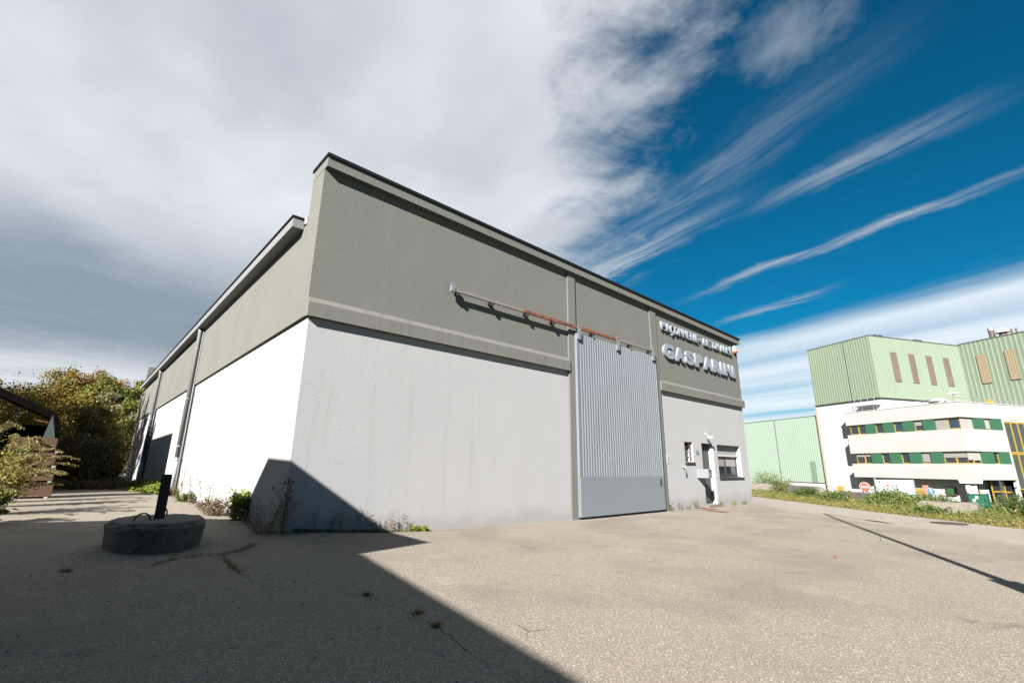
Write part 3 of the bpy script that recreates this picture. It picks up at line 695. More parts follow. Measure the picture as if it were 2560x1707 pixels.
def panel(side, u0, u1, z0, z1):
    # pressed green panel, flush in the strip, with a bevelled edge
    def bx(mb, p0, p1, q0, q1, c0, c1):
        return mb.ab(p0, p1, c0, c1, q0, q1) if side == 'A' else mb.ab(c0, c1, p0, p1, q0, q1)
    g = LB(); bx(g, u0, u1, z0, z1, .10, .60); g = g.obj('green_panel', m_gpanel, of)
    h = LB()
    for k in range(5): bx(h, u0 + .06, u1 - .06, z0 + .1 + k * (z1 - z0 - .2) / 5, z0 + .1 + k * (z1 - z0 - .2) / 5 + .14, .085, .099)
    h.obj('panel_rib', m_gpanel, g)
Z1 = (6.552, 7.998); Z2 = (2.302, 3.798)
r1A = [(14.62, 13.31, 'w', m_glass, .0, None), (13.31, 12.17, 'w', m_glass, .0, None), (12.17, 10.72, 'p'), (10.72, 9.60, 'w', m_glass, .0, None), (9.60, 8.13, 'p'), (8.13, 7.0, 'w', m_glassb, 0, None), (7.0, 5.51, 'p'),
       (5.51, 4.40, 'w', m_glass, .5, m_blind), (4.40, 3.0, 'p'), (3.0, 1.57, 'w', m_glass, 1.0, m_blind), (1.57, .3, 'w', m_glassb, 0, None)]
r2A = [(14.37, 13.11, 'w', m_glass, .33, m_blind), (13.11, 12.02, 'w', m_glass, .3, m_blind), (12.02, 10.53, 'p'), (10.53, 9.45, 'w', m_glass, .0, None), (9.45, 7.92, 'p'), (7.92, 6.86, 'w', m_glass, 0, None), (6.86, 5.36, 'p'),
       (5.36, 4.25, 'w', m_glass, .85, m_blind), (4.25, 2.83, 'p'), (2.83, 1.5, 'w', m_glass, .5, m_blind), (1.5, .3, 'w', m_glass, .5, m_blind)]
r1B = [(.3, 1.35, 'w', m_glass, 1, m_blindl), (1.35, 2.62, 'w', m_glass, 1, m_blindl), (2.62, 4.67, 'p'), (4.67, 5.85, 'w', m_glass, .88, m_blindl), (5.85, 8.02, 'p')]
r2B = [(.3, 1.35, 'w', m_glass, .7, m_blindl), (1.35, 2.71, 'w', m_glass, .72, m_blindl), (2.71, 4.91, 'p'), (4.91, 6.07, 'w', m_glass, 0, None), (6.07, 8.02, 'p')]
for side, rowsd, zz in (('A', r1A, Z1), ('A', r2A, Z2), ('B', r1B, Z1), ('B', r2B, Z2)):
    for it in rowsd:
        u0, u1 = sorted(it[:2])
        if it[2] == 'p': panel(side, u0, u1, *zz)
        else: win(side, u0, u1, zz[0], zz[1], it[3], it[4], it[5])
# glazed stair tower
LB().ab(.05, 3, 8.06, BE, 7.72, 7.999).ab(.05, .5, 8.06, 8.28, GL, 7.719).ab(.05, .5, 12.9, BE, GL, 7.719).obj('stair_frame', m_fwhite, of)
LB().ab(2.2, 2.4, 8.2, 13.2, GL, 7.7).obj('stair_back_wall', M('stair back wall', (.15, .17, .155), .8, .15, .6), of)
ug = [8.30, 9.66, 11.05, 12.4, 12.88]
for i in range(len(ug) - 1):
    for z0, z1 in ((-.8, 3.68), (3.72, 7.70)):
        f = LB().ab(.10, .22, ug[i], ug[i] + .16, z0, z1).ab(.10, .22, ug[i] + .16, ug[i + 1], z1 - .16, z1).ab(.10, .22, ug[i] + .16, ug[i + 1], z0, z0 + .14).obj('stair_window', m_yellow, of)
        LB().ab(.15, .16, ug[i] + .16, ug[i + 1], z0 + .14, z1 - .16).obj('pane', m_glassg, f)
# ground floor: glazed lobby, entrance, pillar, doors
for (b0, b1, z0, z1) in ((4.65, 7.02, -1.12, .30), (7.04, 9.6, -1.2, .30), (4.65, 7.02, GL - .2, -1.16), (7.04, 9.6, GL - .2, -1.24)):
    f = LB().ab(.95, 1.05, b0, b0 + .12, z0, z1).ab(.95, 1.05, b0 + .12, b1, z0, z0 + .14).obj('lobby_window', m_yellow, of)
    LB().ab(1.0, 1.01, b0 + .12, b1, z0 + .14, z1).obj('pane', m_glass, f)
f = LB().ab(1.5, 1.6, 1.7, 1.85, GL, .3).ab(1.5, 1.6, 3.2, 3.35, GL, .3).ab(1.5, 1.6, 1.85, 3.2, -.75, -.6).obj('entrance_frame', m_yellow, of)
LB().ab(1.55, 1.56, 1.85, 3.2, GL, -.75).ab(1.55, 1.56, 1.85, 3.2, -.6, .3).obj('pane', m_glass, f)
pc = Lp(.75, .45, 0)
MB().tube([(pc[0], pc[1], GL - .2), (pc[0], pc[1], -.05)], .55, 20).obj('round_column', m_fwhite, of, True)
mb = MB(); tp0 = [Lp(a, b, -.05)[:2] for a, b in ((-.1, -.3), (-.1, 1.2), (1.4, 1.2), (1.4, -.3))]; tp1 = [Lp(a, b, .36)[:2] for a, b in ((.02, .02), (.02, 1.6), (1.7, 1.6), (1.7, .02))]
mb.hexa([(*tp0[0], -.05), (*tp0[1], -.05), (*tp0[2], -.05), (*tp0[3], -.05), (*tp1[0], .375), (*tp1[1], .375), (*tp1[2], .375), (*tp1[3], .375)]).obj('column_head', m_fwhite, of)
LB().ab(6.75, 7.95, 1.34, 1.398, GL, -.95).obj('yellow_door', m_yellowd, of)
for a in (9.3, 12.3): LB().ab(a, a + .5, .9, 1.39, GL, .377).obj('pier', m_fwhite, of)
f = LB().ab(2.9, 4.0, 1.2, 1.39, -1.62, -.62).obj('display_case', M('case maroon', (.10, .03, .035), .5, .1, 2), of)
LB().ab(3.0, 3.9, 1.18, 1.199, -1.5, -.75).obj('display_screen', M('display green', (.03, .10, .05), .4, .2, 4), f)
# things on its roof
rr = LB()
for k in range(9): rr.tube([Lp(.4 + k * 1.7, .4, 9.98), Lp(.4 + k * 1.7, .4, 10.55)], .025, 5)
rr.tube([Lp(.4, .4, 10.55), Lp(14.6, .4, 10.55)], .025, 5); rr.tube([Lp(.4, .4, 10.28), Lp(14.6, .4, 10.28)], .02, 5)
for k in range(9): rr.tube([Lp(.4, .4 + (k + 1) * 1.5, 9.98), Lp(.4, .4 + (k + 1) * 1.5, 10.55)], .025, 5)
rr.tube([Lp(.4, .4, 10.55), Lp(.4, 14, 10.55)], .025, 5)
rr.obj('roof_railing', m_steel, of)
def roof_thing(nm, lab, cat, a, b, parts):
    t = thing(nm, lab, cat, Lp(a, b, 9.98))
    for pn, mb, m in parts: mb.obj(pn, m, t)
c = Lp(2.9, 1.6, 9.98)
roof_thing('roof_dome', 'low white roof light dome on the office roof', 'roof light', 2.9, 1.6, [('curb', LB().ab(1.9, 4.6, 1.0, 2.6, 9.981, 10.35), m_fwhite), ('dome', MB().tube([(c[0], c[1], 10.351), (c[0], c[1], 10.6), (c[0], c[1], 10.75)], [1.0, .95, .5], 14), m_fwhite)])
c = Lp(.3, .3, 9.98)
roof_thing('roof_camera', 'white camera on a short mast at the office roof corner', 'camera', .3, .3, [('mast', MB().tube([(c[0], c[1], 9.98), (c[0], c[1], 10.9)], .05, 6), m_steel), ('housing', LB().ab(-.1, .8, .1, .5, 10.9, 11.15), m_fwhite)])

fa = thing('factory', 'tall factory clad in green sheet above white walls', 'factory', Lp(15, 15, GL))
LB().ab(10.6, 21.2, 2.0, 40, GL, 12.25).obj('white_wall', m_fwhite, fa)
LB().ab(21.21, 21.5, 1.9, 6, GL, 12.2).obj('corner_trim', M('cream trim', (.32, .28, .20), .7, .05, 1), fa)
LB().ab(10.7, 21.0, 2.15, 40, 12.251, 21.5).obj('core_block', m_dark, fa)
LB().ab(-40, 10.55, 22.25, 40, GL, 21.5).obj('core_block', m_dark, fa)
def corrug(name, pA, pB, z0, z1, pitch, depth, mat, parent, flip=1):
    # trapezoid sheet between two plan points, ribs standing proud to the left of the run
    P, Q = Vector(pA), Vector(pB); d = (Q - P); L = d.length; d.normalize(); n = Vector((-d.y, d.x)) * flip
    mb = MB(); pts = []; u = 0
    while u < L - pitch:
        pts += [(u, 0), (u + pitch * .50, 0), (u + pitch * .58, depth), (u + pitch * .92, depth)]; u += pitch
    pts += [(u, 0), (L, 0)]
    for u, h in pts:
        q = P + d * u + n * h; mb.v += [(q.x, q.y, z0), (q.x, q.y, z1)]
    for i in range(len(pts) - 1): mb.f.append((2 * i, 2 * i + 2, 2 * i + 3, 2 * i + 1))
    return mb.obj(name, mat, parent)
def ab2(a, b): q = Lp(a, b, 0); return (q[0], q[1])
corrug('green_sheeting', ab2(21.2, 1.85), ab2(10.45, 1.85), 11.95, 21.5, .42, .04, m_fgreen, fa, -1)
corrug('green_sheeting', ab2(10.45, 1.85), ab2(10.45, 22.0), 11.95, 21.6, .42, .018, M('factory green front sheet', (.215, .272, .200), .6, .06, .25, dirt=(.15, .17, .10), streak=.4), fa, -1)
corrug('green_sheeting', ab2(10.45, 22.0), ab2(-38, 22.0), 9.0, 21.7, .62, .04, m_fgreen, fa, -1)
LB().ab(10.4, 21.25, 1.80, 2.2, 11.8, 11.949).ab(10.4, 10.6, 2.2, 22, 11.8, 11.949).obj('sheet_flashing', m_frame, fa)
LB().ab(10.38, 21.25, 1.78, 40, 21.501, 21.62).obj('roof_edge', M('roof edge trim', (.08, .085, .07), .7, .1, 2), fa)
LB().ab(-40, 10.37, 21.9, 40, 21.701, 21.82).obj('roof_edge', M('roof edge trim', (.08, .085, .07)), fa)
LB().ab(14.6, 14.66, 1.76, 1.8, 12, 21.4).obj('sheet_joint', m_frame, fa)
for b in (5.78, 9.68, 13.58, 17.55): 
    f = LB().ab(10.36, 10.44, b, b + 1.3, 14.55, 19.2).obj('light_strip', m_louver, fa)
    for k in range(5): LB().ab(10.33, 10.359, b + .12 + k * .24, b + .2 + k * .24, 14.6, 19.15).obj('strip_rib', m_louver, f)
for a in (7.05, 3.5, -.2, -4.0):
    f = LB().ab(a, a + 1.25, 21.82, 21.895, 14.85, 19.45).obj('light_strip', m_louverl, fa)
    for k in range(4): LB().ab(a + .1 + k * .3, a + .2 + k * .3, 21.78, 21.819, 14.9, 19.4).obj('strip_rib', m_louverl, f)
LB().ab(7.5, 8.4, 21.84, 21.895, 9.9, 12.35).obj('roof_door', m_yellowd, fa)
LB().ab(18.65, 19.6, 1.93, 1.998, GL, -1.1).obj('yellow_door', m_yellowd, fa)
# roof vents
def vent(nm, lab, a, b, parts): 
    t = thing(nm, lab, 'chimney', Lp(a, b, 21.8))
    for pn, mb, m in parts: mb.obj(pn, m, t)
c = Lp(6.0, 22.6, 0); vent('flue_pipe', 'round steel flue with pale cap on the factory roof', 6.0, 22.6, [('flue', MB().tube([(c[0], c[1], 21.8), (c[0], c[1], 23.0)], .36, 12), M('flue brown', (.10, .06, .05), .7, .2, 3)), ('cap', MB().tube([(c[0], c[1], 23.0), (c[0], c[1], 23.45), (c[0], c[1], 23.6)], [.40, .40, .25], 12), m_steel)])
c = Lp(4.65, 22.6, 0); vent('roof_fan', 'mushroom shaped roof fan with pale hood on the factory', 4.65, 22.6, [('base', MB().tube([(c[0], c[1], 21.8), (c[0], c[1], 22.35)], .45, 10), M('flue brown', (.10, .06, .05))), ('hood', MB().tube([(c[0], c[1], 22.35), (c[0], c[1], 22.55), (c[0], c[1], 23.0)], [.85, .8, .3], 12), m_plastic)])
for i, (a, lab) in enumerate(((3.55, 'thin brown flue on the factory roof, left of the pair'), (3.0, 'thin brown flue on the factory roof, right of the pair'))):
    c = Lp(a, 22.6, 0); tag(MB().tube([(c[0], c[1], 21.8), (c[0], c[1], 22.65)], .12, 8).obj('thin_flue', M('flue brown', (.10, .06, .05))), lab, 'chimney', 'thin flues')
for i, (b, lab) in enumerate(((4.0, 'flat dark skylight hatch on the green factory roof, left one'), (12.8, 'flat dark skylight hatch on the green factory roof, right one'))):
    tag(LB().ab(11.0, 12.5, b, b + 1.8, 21.63, 22.0).obj('roof_hatch', m_shedroof), lab, 'roof hatch', 'roof hatches')
# maintenance balcony on the white wall
bl = thing('wall_balcony', 'grey steel maintenance balcony on the white factory wall', 'balcony', Lp(12, 1, 10.6))
LB().ab(10.6, 13.8, .9, 1.99, 10.78, 10.9).obj('platform', m_steel, bl)
g = LB()
for a in (10.7, 11.7, 12.7, 13.7): g.tube([Lp(a, .95, 10.9), Lp(a, .95, 12.0)], .03, 5)
for z in (11.4, 12.0): g.tube([Lp(10.6, .95, z), Lp(13.8, .95, z)], .03, 5)
g.obj('guard_rail', m_steel, bl)
for a in (10.9, 13.5): MB().tube([Lp(a, .98, 10.78), Lp(a - .2, 1.98, 9.9)], .05, 6).obj('brace', m_steel, bl)
# pale green low hall
gh = thing('low_hall', 'low pale green sheet hall adjoining the factory', 'hall', Lp(40, 10, GL))
corrug('green_sheeting', ab2(75, 2.5), ab2(21.25, 2.5), GL, 10.3, .42, .022, m_fgreen2, gh, -1)
LB().ab(21.51, 75, 2.56, 40, GL, 10.25).obj('core_block', m_dark, gh)
LB().ab(21.3, 75.1, 2.42, 40, 10.301, 10.4).obj('roof_edge', m_fgreen, gh)
LB().ab(30.85, 30.92, 2.42, 2.45, GL, 10.2).obj('sheet_joint', m_frame, gh)
LB().ab(23.4, 24.5, 2.44, 2.455, GL, 2.72).obj('sheet_door', m_fgreen, gh)
lw = thing('low_white_wall', 'long low white wall in front of the pale green hall', 'wall', Lp(22, -3, GL))
LB().ab(17.8, 24.8, -3.1, -2.85, GL, -.68).obj('wall', m_fwhite, lw); LB().ab(17.7, 24.9, -3.15, -2.8, -.679, -.58).obj('coping', m_frame, lw)

# ------------------------------------------------------------------ signs and fences in front of the office
def frame_from(p, q):
    P, Q = Vector(p), Vector(q); d = (Q - P).normalized(); n = Vector((d.y, -d.x)); return P, d, n, (Q - P).length
def plate(P, d, n, u0, u1, z0, z1, o0, o1, shift=0.0):
    pts = [P + d * u0 + n * o0, P + d * u1 + n * o0, P + d * u1 + n * o1, P + d * u0 + n * o1]
    return MB().prism([(v.x, v.y) for v in pts][::-1], z0, z1)
bbp = thing('information_board', 'large white information board on posts with small coloured logos', 'board', (46.3, -1.6, GL))
P, d, n, Lb = frame_from((45.2, -.62), (47.55, -2.62))
if n.dot(Vector((CAMP.x, CAMP.y)) - P) < 0: n = -n
plate(P, d, n, 0, Lb, -.55, .66, -.04, 0).obj('panel', m_paper, bbp)
for u in (-.10, Lb + .02): plate(P, d, n, u, u + .085, GL - .2, .88 if u < 0 else .68, -.06, .02).obj('post', m_steel, bbp)
pr = [(.62, .22, .16, m_orange), (1.18, .12, .12, m_salmon), (1.42, .14, .12, m_blue), (.62, .24, .10, M('logo teal', (.25, .42, .45), .6)), (1.14, .12, .08, m_blue), (1.34, .10, .08, M('logo teal', (.25, .42, .45))), (1.52, .11, .09, m_navy)]
for i, (u, w_, h_, m) in enumerate(pr):
    z = (.14 if i < 3 else -.10); plate(P, d, n, u * .95 + .25, u * .95 + .25 + w_, z, z + h_, .001, .006).obj('logo_print', m, bbp)
plate(P, d, n, .22, .38, .44, .56, .001, .006).obj('logo_print', m_navy, bbp)
for k, (z, u0, u1, g_) in enumerate(((.53, .6, 1.9, .36), (.45, .6, 2.05, .34), (.33, .3, 2.6, .5), (.27, .3, 2.4, .5))):
    u = u0
    while u < u1:
        wl = random.uniform(.06, .2); plate(P, d, n, u, u + wl, z, z + .028, .001, .005).obj('text_line', M('faint print %d' % k, (g_, g_, g_), .6), bbp); u += wl + .04
def round_sign(nm, lab, c, r, mface, mk, zt):
    t = thing(nm, lab, 'sign', (c[0], c[1], GL))
    to = Vector((CAMP.x - c[0], CAMP.y - c[1])).normalized(); ri = Vector((-to.y, to.x))
    def disc(rr, o, m, name):
        mb = MB(); N = 26
        ring = [(c[0] + to.x * o + ri.x * rr * math.cos(t_), c[1] + to.y * o + ri.y * rr * math.cos(t_), c[2] + rr * math.sin(t_)) for t_ in np.linspace(0, 2 * math.pi, N, endpoint=False)]
        bk = [(p[0] - to.x * .015, p[1] - to.y * .015, p[2]) for p in ring]
        mb.v += ring + bk; mb.f.append(tuple(range(N))); mb.f.append(tuple(reversed(range(N, 2 * N))))
        for i in range(N): j = (i + 1) % N; mb.f.append((i, j, N + j, N + i))
        mb.obj(name, m, t)
    disc(r, 0, m_paper, 'rim'); disc(r * .93, .018, mface, 'face')
    def bar(u0, u1, z0, z1, m=m_paper, name='mark'):
        pts = [(c[0] + to.x * o + ri.x * u, c[1] + to.y * o + ri.y * u) for u, o in ((u0, .024), (u1, .024), (u1, .03), (u0, .03))]
        MB().prism(pts, c[2] + z0, c[2] + z1).obj(name, m, t)
    if mk == 'bar': bar(-r * .68, r * .68, -r * .16, r * .16, name='white_bar')
    else:
        q = lambda u, z: (c[0] + to.x * .03 + ri.x * u, c[1] + to.y * .03 + ri.y * u, c[2] + z)
        MB().quad(q(-.09 * r, -.65 * r), q(.09 * r, -.65 * r), q(.09 * r, .25 * r), q(-.09 * r, .25 * r)).obj('arrow_shaft', m_paper, t)
        MB().quad(q(-.42 * r, .2 * r), q(.42 * r, .2 * r), q(0, .75 * r)).obj('arrow_head', m_paper, t)
    MB().tube([(c[0] - to.x * .04, c[1] - to.y * .04, GL), (c[0] - to.x * .04, c[1] - to.y * .04, c[2] + r)], .03, 8).obj('pole', m_steel, t)
round_sign('no_entry_sign', 'round red no entry sign with white bar behind a concrete block', (34.6, -2.1, .36), .29, m_red, 'bar', 1)
round_sign('arrow_sign', 'round blue sign with a white upward arrow beside the salmon panel', (43.24, -4.18, -.03), .24, m_blue, 'arrow', 1)
sp_ = thing('salmon_panel', 'upright salmon pink panel on two legs by the blue arrow sign', 'panel', (45.7, -3.6, GL))
P, d, n, Lb = frame_from((45.43, -3.46), (45.75, -3.77))
plate(P, d, n, 0, Lb, -.35, .32, -.03, .0).obj('panel', m_salmon, sp_)
for u in (.06, Lb - .14): plate(P, d, n, u, u + .08, GL, -.351, -.03, .0).obj('leg', m_salmon, sp_)
fnc = thing('green_railing', 'dark green metal railing in front of the information board', 'railing', (41.8, -2.8, GL))
P, d, n, Lb = frame_from((40.1, -1.25), (43.35, -4.15))
plate(P, d, n, 0, Lb, -.36, -.28, -.03, .03).obj('top_rail', m_greenp, fnc); plate(P, d, n, 0, Lb, -1.2, -1.13, -.03, .03).obj('bottom_rail', m_greenp, fnc)
for k in range(4): plate(P, d, n, k * (Lb - .08) / 3, k * (Lb - .08) / 3 + .08, GL, -.281, -.035, .035).obj('post', m_greenp, fnc)
for k in range(30): plate(P, d, n, .12 + k * (Lb - .24) / 29, .14 + k * (Lb - .24) / 29, -1.13, -.36, -.01, .01).obj('baluster', m_greenp, fnc)
gt = thing('green_gate', 'closed dark green gate panel with white notices by the pillar', 'gate', (51.6, -6.0, GL))
P, d, n, Lb = frame_from((51.0, -5.5), (52.1, -6.5))
if n.dot(Vector((CAMP.x, CAMP.y)) - P) < 0: n = -n
plate(P, d, n, 0, Lb, -.45, -.36, -.03, .03).obj('top_rail', m_greenp, gt); plate(P, d, n, 0, Lb, -1.9, -.451, -.02, .0).obj('leaf', m_greenp, gt)
plate(P, d, n, -.09, -.01, GL, -.3, -.04, .04).obj('post', m_greenp, gt); plate(P, d, n, Lb + .01, Lb + .09, GL, -.3, -.04, .04).obj('post', m_greenp, gt)
for u, z in ((.45, -.75), (.2, -.98), (.3, -1.3)): plate(P, d, n, u, u + .24, z, z + .22, .001, .01).obj('notice', m_paper, gt)
# small white cabinet, low white block
mb = thing('white_cabinet', 'small white cabinet with dark display left of the yellow door', 'cabinet', (38.2, 1.3, GL))
P, d, n, Lb = frame_from((38.2, 1.5), (38.5, 1.2))
if n.dot(Vector((CAMP.x, CAMP.y)) - P) < 0: n = -n
plate(P, d, n, 0, .42, GL, -.05, -.3, 0).obj('body', m_fwhite, mb); plate(P, d, n, .1, .34, -.35, -.15, .001, .01).obj('display', m_frame, mb)

# ------------------------------------------------------------------ concrete blocks along the verge
def conc_block(x, y, L, w, h, rz, lab, seed):
    r_ = random.Random(seed); z = terrain_z(x, y) - .08; mb = MB(); nx = 10
    prof = [(-w / 2, 0), (-w / 2 * .98, h * .6), (-w / 2 * .80, h), (w / 2 * .80, h), (w / 2 * .98, h * .6), (w / 2, 0)]
    k = len(prof); c, s = math.cos(rz), math.sin(rz)
    for i in range(nx + 1):
        for (py_, pz_) in prof:
            px_ = -L / 2 + L * i / nx + r_.uniform(-.03, .03); e = .9 if i in (0, nx) else 1.0
            yy = py_ * e + r_.uniform(-.03, .03); zz = pz_ * (e if pz_ > 0 else 1) + (r_.uniform(-.035, .03) if pz_ > 0 else 0)
            mb.v.append((x + px_ * c - yy * s, y + px_ * s + yy * c, z + zz))
    for i in range(nx):
        for j in range(k - 1): a = i * k + j; mb.f.append((a, a + k, a + k + 1, a + 1))
    mb.f.append(tuple(range(k))); mb.f.append(tuple(nx * k + j for j in reversed(range(k))))
    tag(mb.obj('concrete_block', m_concrete), lab, 'concrete block', 'weathered concrete blocks along the verge')
conc_block(36.2, 4.9, 2.6, .75, .62, 2.05, 'weathered concrete block nearest the warehouse corner', 1)
conc_block(33.5, 1.1, 4.2, .8, .68, .72, 'second weathered concrete block from the warehouse corner', 2)
conc_block(31.2, -2.6, 4.0, .8, .55, .66, 'weathered concrete block in front of the no entry sign', 3)
conc_block(23.2, -7.2, 1.8, .75, .52, 1.5, 'lichen covered concrete block below the round column, nearest the road', 4)

# ================================================================== vegetation
def leaves(C, size, flat=0.0, aspect=.5, jit=.4):
    C = np.asarray(C, np.float32); n = len(C)
    a = rng.normal(size=(n, 3)); a[:, 2] *= (1 - flat); a /= np.linalg.norm(a, axis=1, keepdims=True)
    b = rng.normal(size=(n, 3)); b -= a * (a * b).sum(1, keepdims=True); b /= np.linalg.norm(b, axis=1, keepdims=True)
    s = size * (1 + jit * rng.uniform(-1, 1, (n, 1)))
    V = np.stack([C - a * s, C + b * s * aspect, C + a * s, C - b * s * aspect], 1)
    return V.reshape(-1, 3)
def skeleton(base, h, rx, ry, nl, low=.25, nsub=6, r0=.12, spread=1.0, rs=None):
    # trunk, limbs and twigs; returns limb tubes and twig sample points
    r_ = rs; base = np.array(base, float); tubes = []; pts = []
    lean = np.array([r_.uniform(-.12, .12), r_.uniform(-.12, .12), 0]) * h
    top = base + np.array([0, 0, h * .8]) + lean
    tubes.append(([base + (top - base) * t + np.array([0, 0, -.15 if t == 0 else 0]) for t in (0, .35, .7, 1)], [r0, r0 * .75, r0 * .5, r0 * .25]))
    for i in range(nl):
        t = low + (1 - low) * (i + r_.random()) / nl; p = base + (top - base) * t
        ang = i * 2.4 + r_.uniform(-.5, .5); el = r_.uniform(.1, .9) * (0.5 + .7 * t)
        prof = math.sin(math.pi * min(max((t * .8 + .12), 0), 1)) ** .6
        L = np.array([math.cos(ang) * rx, math.sin(ang) * ry, 0]) * prof * r_.uniform(.65, 1.12) * spread
        q = p + L + np.array([0, 0, h * .26 * el + (h * .10 if t > .8 else 0)])
        m = p + (q - p) * .5 + np.array([0, 0, h * .03])
        tubes.append(([p, m, q], [r0 * .38, r0 * .26, r0 * .08]))
        for k in range(nsub):
            u = .35 + .65 * (k + r_.random()) / nsub; s0 = p + (q - p) * u
            dv = np.array([r_.gauss(0, 1), r_.gauss(0, 1), r_.gauss(.35, .6)]); dv /= np.linalg.norm(dv)
            s1 = s0 + dv * r_.uniform(.25, .6) * max(rx, .5) * .75
            tubes.append(([s0, s1], [r0 * .10, r0 * .035])); pts.append((s0, s1))
    return tubes, pts
def plant(name, label, cat, base, h, rx, ry, leafm, nleaf, lsize, nl=12, low=.25, nsub=6, r0=.12, seed=0, group=None, gsp=.16, barkm=None, aspect=.5, flat=0.0, parts=('trunk', 'crown')):
    rs = random.Random(seed); t = thing(name, label, cat, base, group)
    tubes, pts = skeleton(base, h, rx, ry, nl, low, nsub, r0, 1.0, rs)
    if cat == 'tree':      # feathery shoots above and beyond the crown
        for (s0, s1) in rs.sample(pts, min(len(pts), 34)):
            if s1[2] < base[2] + h * .55: continue
            d = np.array([rs.gauss(0, .5) + (s1[0] - base[0]) * .3, rs.gauss(0, .4), rs.uniform(.7, 1.3)]); q = s1 + d / np.linalg.norm(d) * rs.uniform(.35, 1.0) * h * .13
            tubes.append(([s1, q], [.012, .004])); pts.append((s1, q)) ; pts.append((s1 + (q - s1) * .5, q))
    mb = MB()
    for path, rr in tubes: mb.tube(path, rr, 5 if rr[0] > .03 else 3, caps=False)
    mb.obj(parts[0], barkm or m_bark, t)
    k = max(1, nleaf // len(pts)); C = []
    for s0, s1 in pts:
        kk = int(k * rs.choice((.15, .5, 1.0, 1.5, 1.9))); u = rng.uniform(0, 1.08, (kk, 1))
        C.append(s0 + (s1 - s0) * u + rng.normal(0, gsp * (.62 if cat == 'tree' else 1), (kk, 3)) * max(rx, .35) * np.array([1, 1, .8]))
    C = np.concatenate(C); C = C[C[:, 2] > base[2] + .02]
    npobj(parts[1], leaves(C, lsize, flat, aspect), 4, leafm, t)
    return t
G = 'trees behind the yard'
plant('autumn_tree', 'tall golden olive tree at the left edge behind the shed', 'tree', (-7.6, 33, .2), 5.4, 2.6, 2.2, L_gold, 24000, .075, 16, seed=1, group=G)
plant('autumn_tree', 'russet feathery tree above the shed roof corner', 'tree', (-5.2, 32, .2), 5.9, 2.2, 2.0, L_rust, 22000, .07, 17, seed=2, group=G)
plant('autumn_tree', 'golden tree with bare twigs in the middle of the tree row', 'tree', (-3.7, 35, .2), 6.7, 2.2, 2.0, L_gold, 21000, .07, 17, seed=3, group=G)
plant('autumn_tree', 'russet topped olive tree right of the middle of the tree row', 'tree', (-2.7, 36, .2), 6.7, 2.2, 2.0, L_rust, 22000, .075, 17, seed=4, group=G)
plant('green_tree', 'deep green broadleaf tree next to the warehouse corner', 'tree', (-2.5, 31, .2), 5.9, 1.8, 1.7, L_green, 22000, .08, 16, seed=5, group=G)
plant('green_tree', 'olive green tree partly hidden behind the warehouse end', 'tree', (-.3, 41.5, .2), 7.4, 1.7, 1.8, L_olive, 18000, .085, 15, seed=6, group=G)
plant('pale_shrub', 'pale leaved tall shrub beside the far end of the left wall', 'shrub', (-2.5, 24.5, .2), 4.4, 1.0, 1.2, L_pale, 5200, .075, 14, seed=7, low=.05, r0=.06)
G2 = 'undergrowth below the trees'
for i, (x, y, h, rx, m, lab) in enumerate(((-5.9, 24, 4.6, 1.9, L_gold, 'olive bush directly behind the shed roof corner'), (-4.2, 25.5, 5.0, 1.8, L_gold, 'yellowing bush right of the shed roof corner'), (-3.1, 25, 4.0, 1.4, L_rust, 'brownish bush below the middle trees'),
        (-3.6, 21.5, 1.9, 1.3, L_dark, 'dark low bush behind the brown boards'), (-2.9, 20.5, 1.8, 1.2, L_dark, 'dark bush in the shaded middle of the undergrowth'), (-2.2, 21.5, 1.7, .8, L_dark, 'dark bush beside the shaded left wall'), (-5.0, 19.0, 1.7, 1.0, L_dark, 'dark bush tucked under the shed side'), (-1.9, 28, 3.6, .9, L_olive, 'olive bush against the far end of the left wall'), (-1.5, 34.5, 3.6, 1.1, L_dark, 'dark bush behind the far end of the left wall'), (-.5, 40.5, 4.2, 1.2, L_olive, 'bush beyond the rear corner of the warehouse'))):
    plant('bush', lab, 'bush', (x, y, .15), h, rx, rx * .9, m, 9500, .062, 14, low=.02, nsub=7, r0=.06, seed=20 + i, group=G2, gsp=.22)

# ------------------------------------------------------------------ open shed, stacked boards, teal sheet
sh = thing('open_shed', 'dark open shed with sloping roof at the left edge', 'shed', (-7.5, 16, gz(-7, 16)))
mb = MB(); x0, x1, y0, y1 = -10.2, -3.95, 14.0, 19.5
zr = lambda x: 3.07 + (-3.98 - x) * .492
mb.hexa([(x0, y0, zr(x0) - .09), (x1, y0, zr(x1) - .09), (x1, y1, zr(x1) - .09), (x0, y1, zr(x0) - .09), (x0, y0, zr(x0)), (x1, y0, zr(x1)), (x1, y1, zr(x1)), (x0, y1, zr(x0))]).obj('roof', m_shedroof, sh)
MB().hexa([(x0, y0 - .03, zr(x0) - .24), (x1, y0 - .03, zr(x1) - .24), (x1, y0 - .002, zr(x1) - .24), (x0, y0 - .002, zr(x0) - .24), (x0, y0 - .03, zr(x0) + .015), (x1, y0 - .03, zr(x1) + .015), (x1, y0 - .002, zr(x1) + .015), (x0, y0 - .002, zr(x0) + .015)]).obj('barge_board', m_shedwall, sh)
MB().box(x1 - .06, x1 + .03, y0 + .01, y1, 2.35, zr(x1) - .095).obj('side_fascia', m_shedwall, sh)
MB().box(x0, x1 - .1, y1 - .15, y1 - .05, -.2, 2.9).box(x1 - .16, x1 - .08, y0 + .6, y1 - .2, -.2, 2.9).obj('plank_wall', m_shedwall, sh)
for x in (-4.16, -7.2): MB().box(x, x + .14, y0 + .12, y0 + .26, -.2, zr(x) - .3).obj('post', m_shedwall, sh)
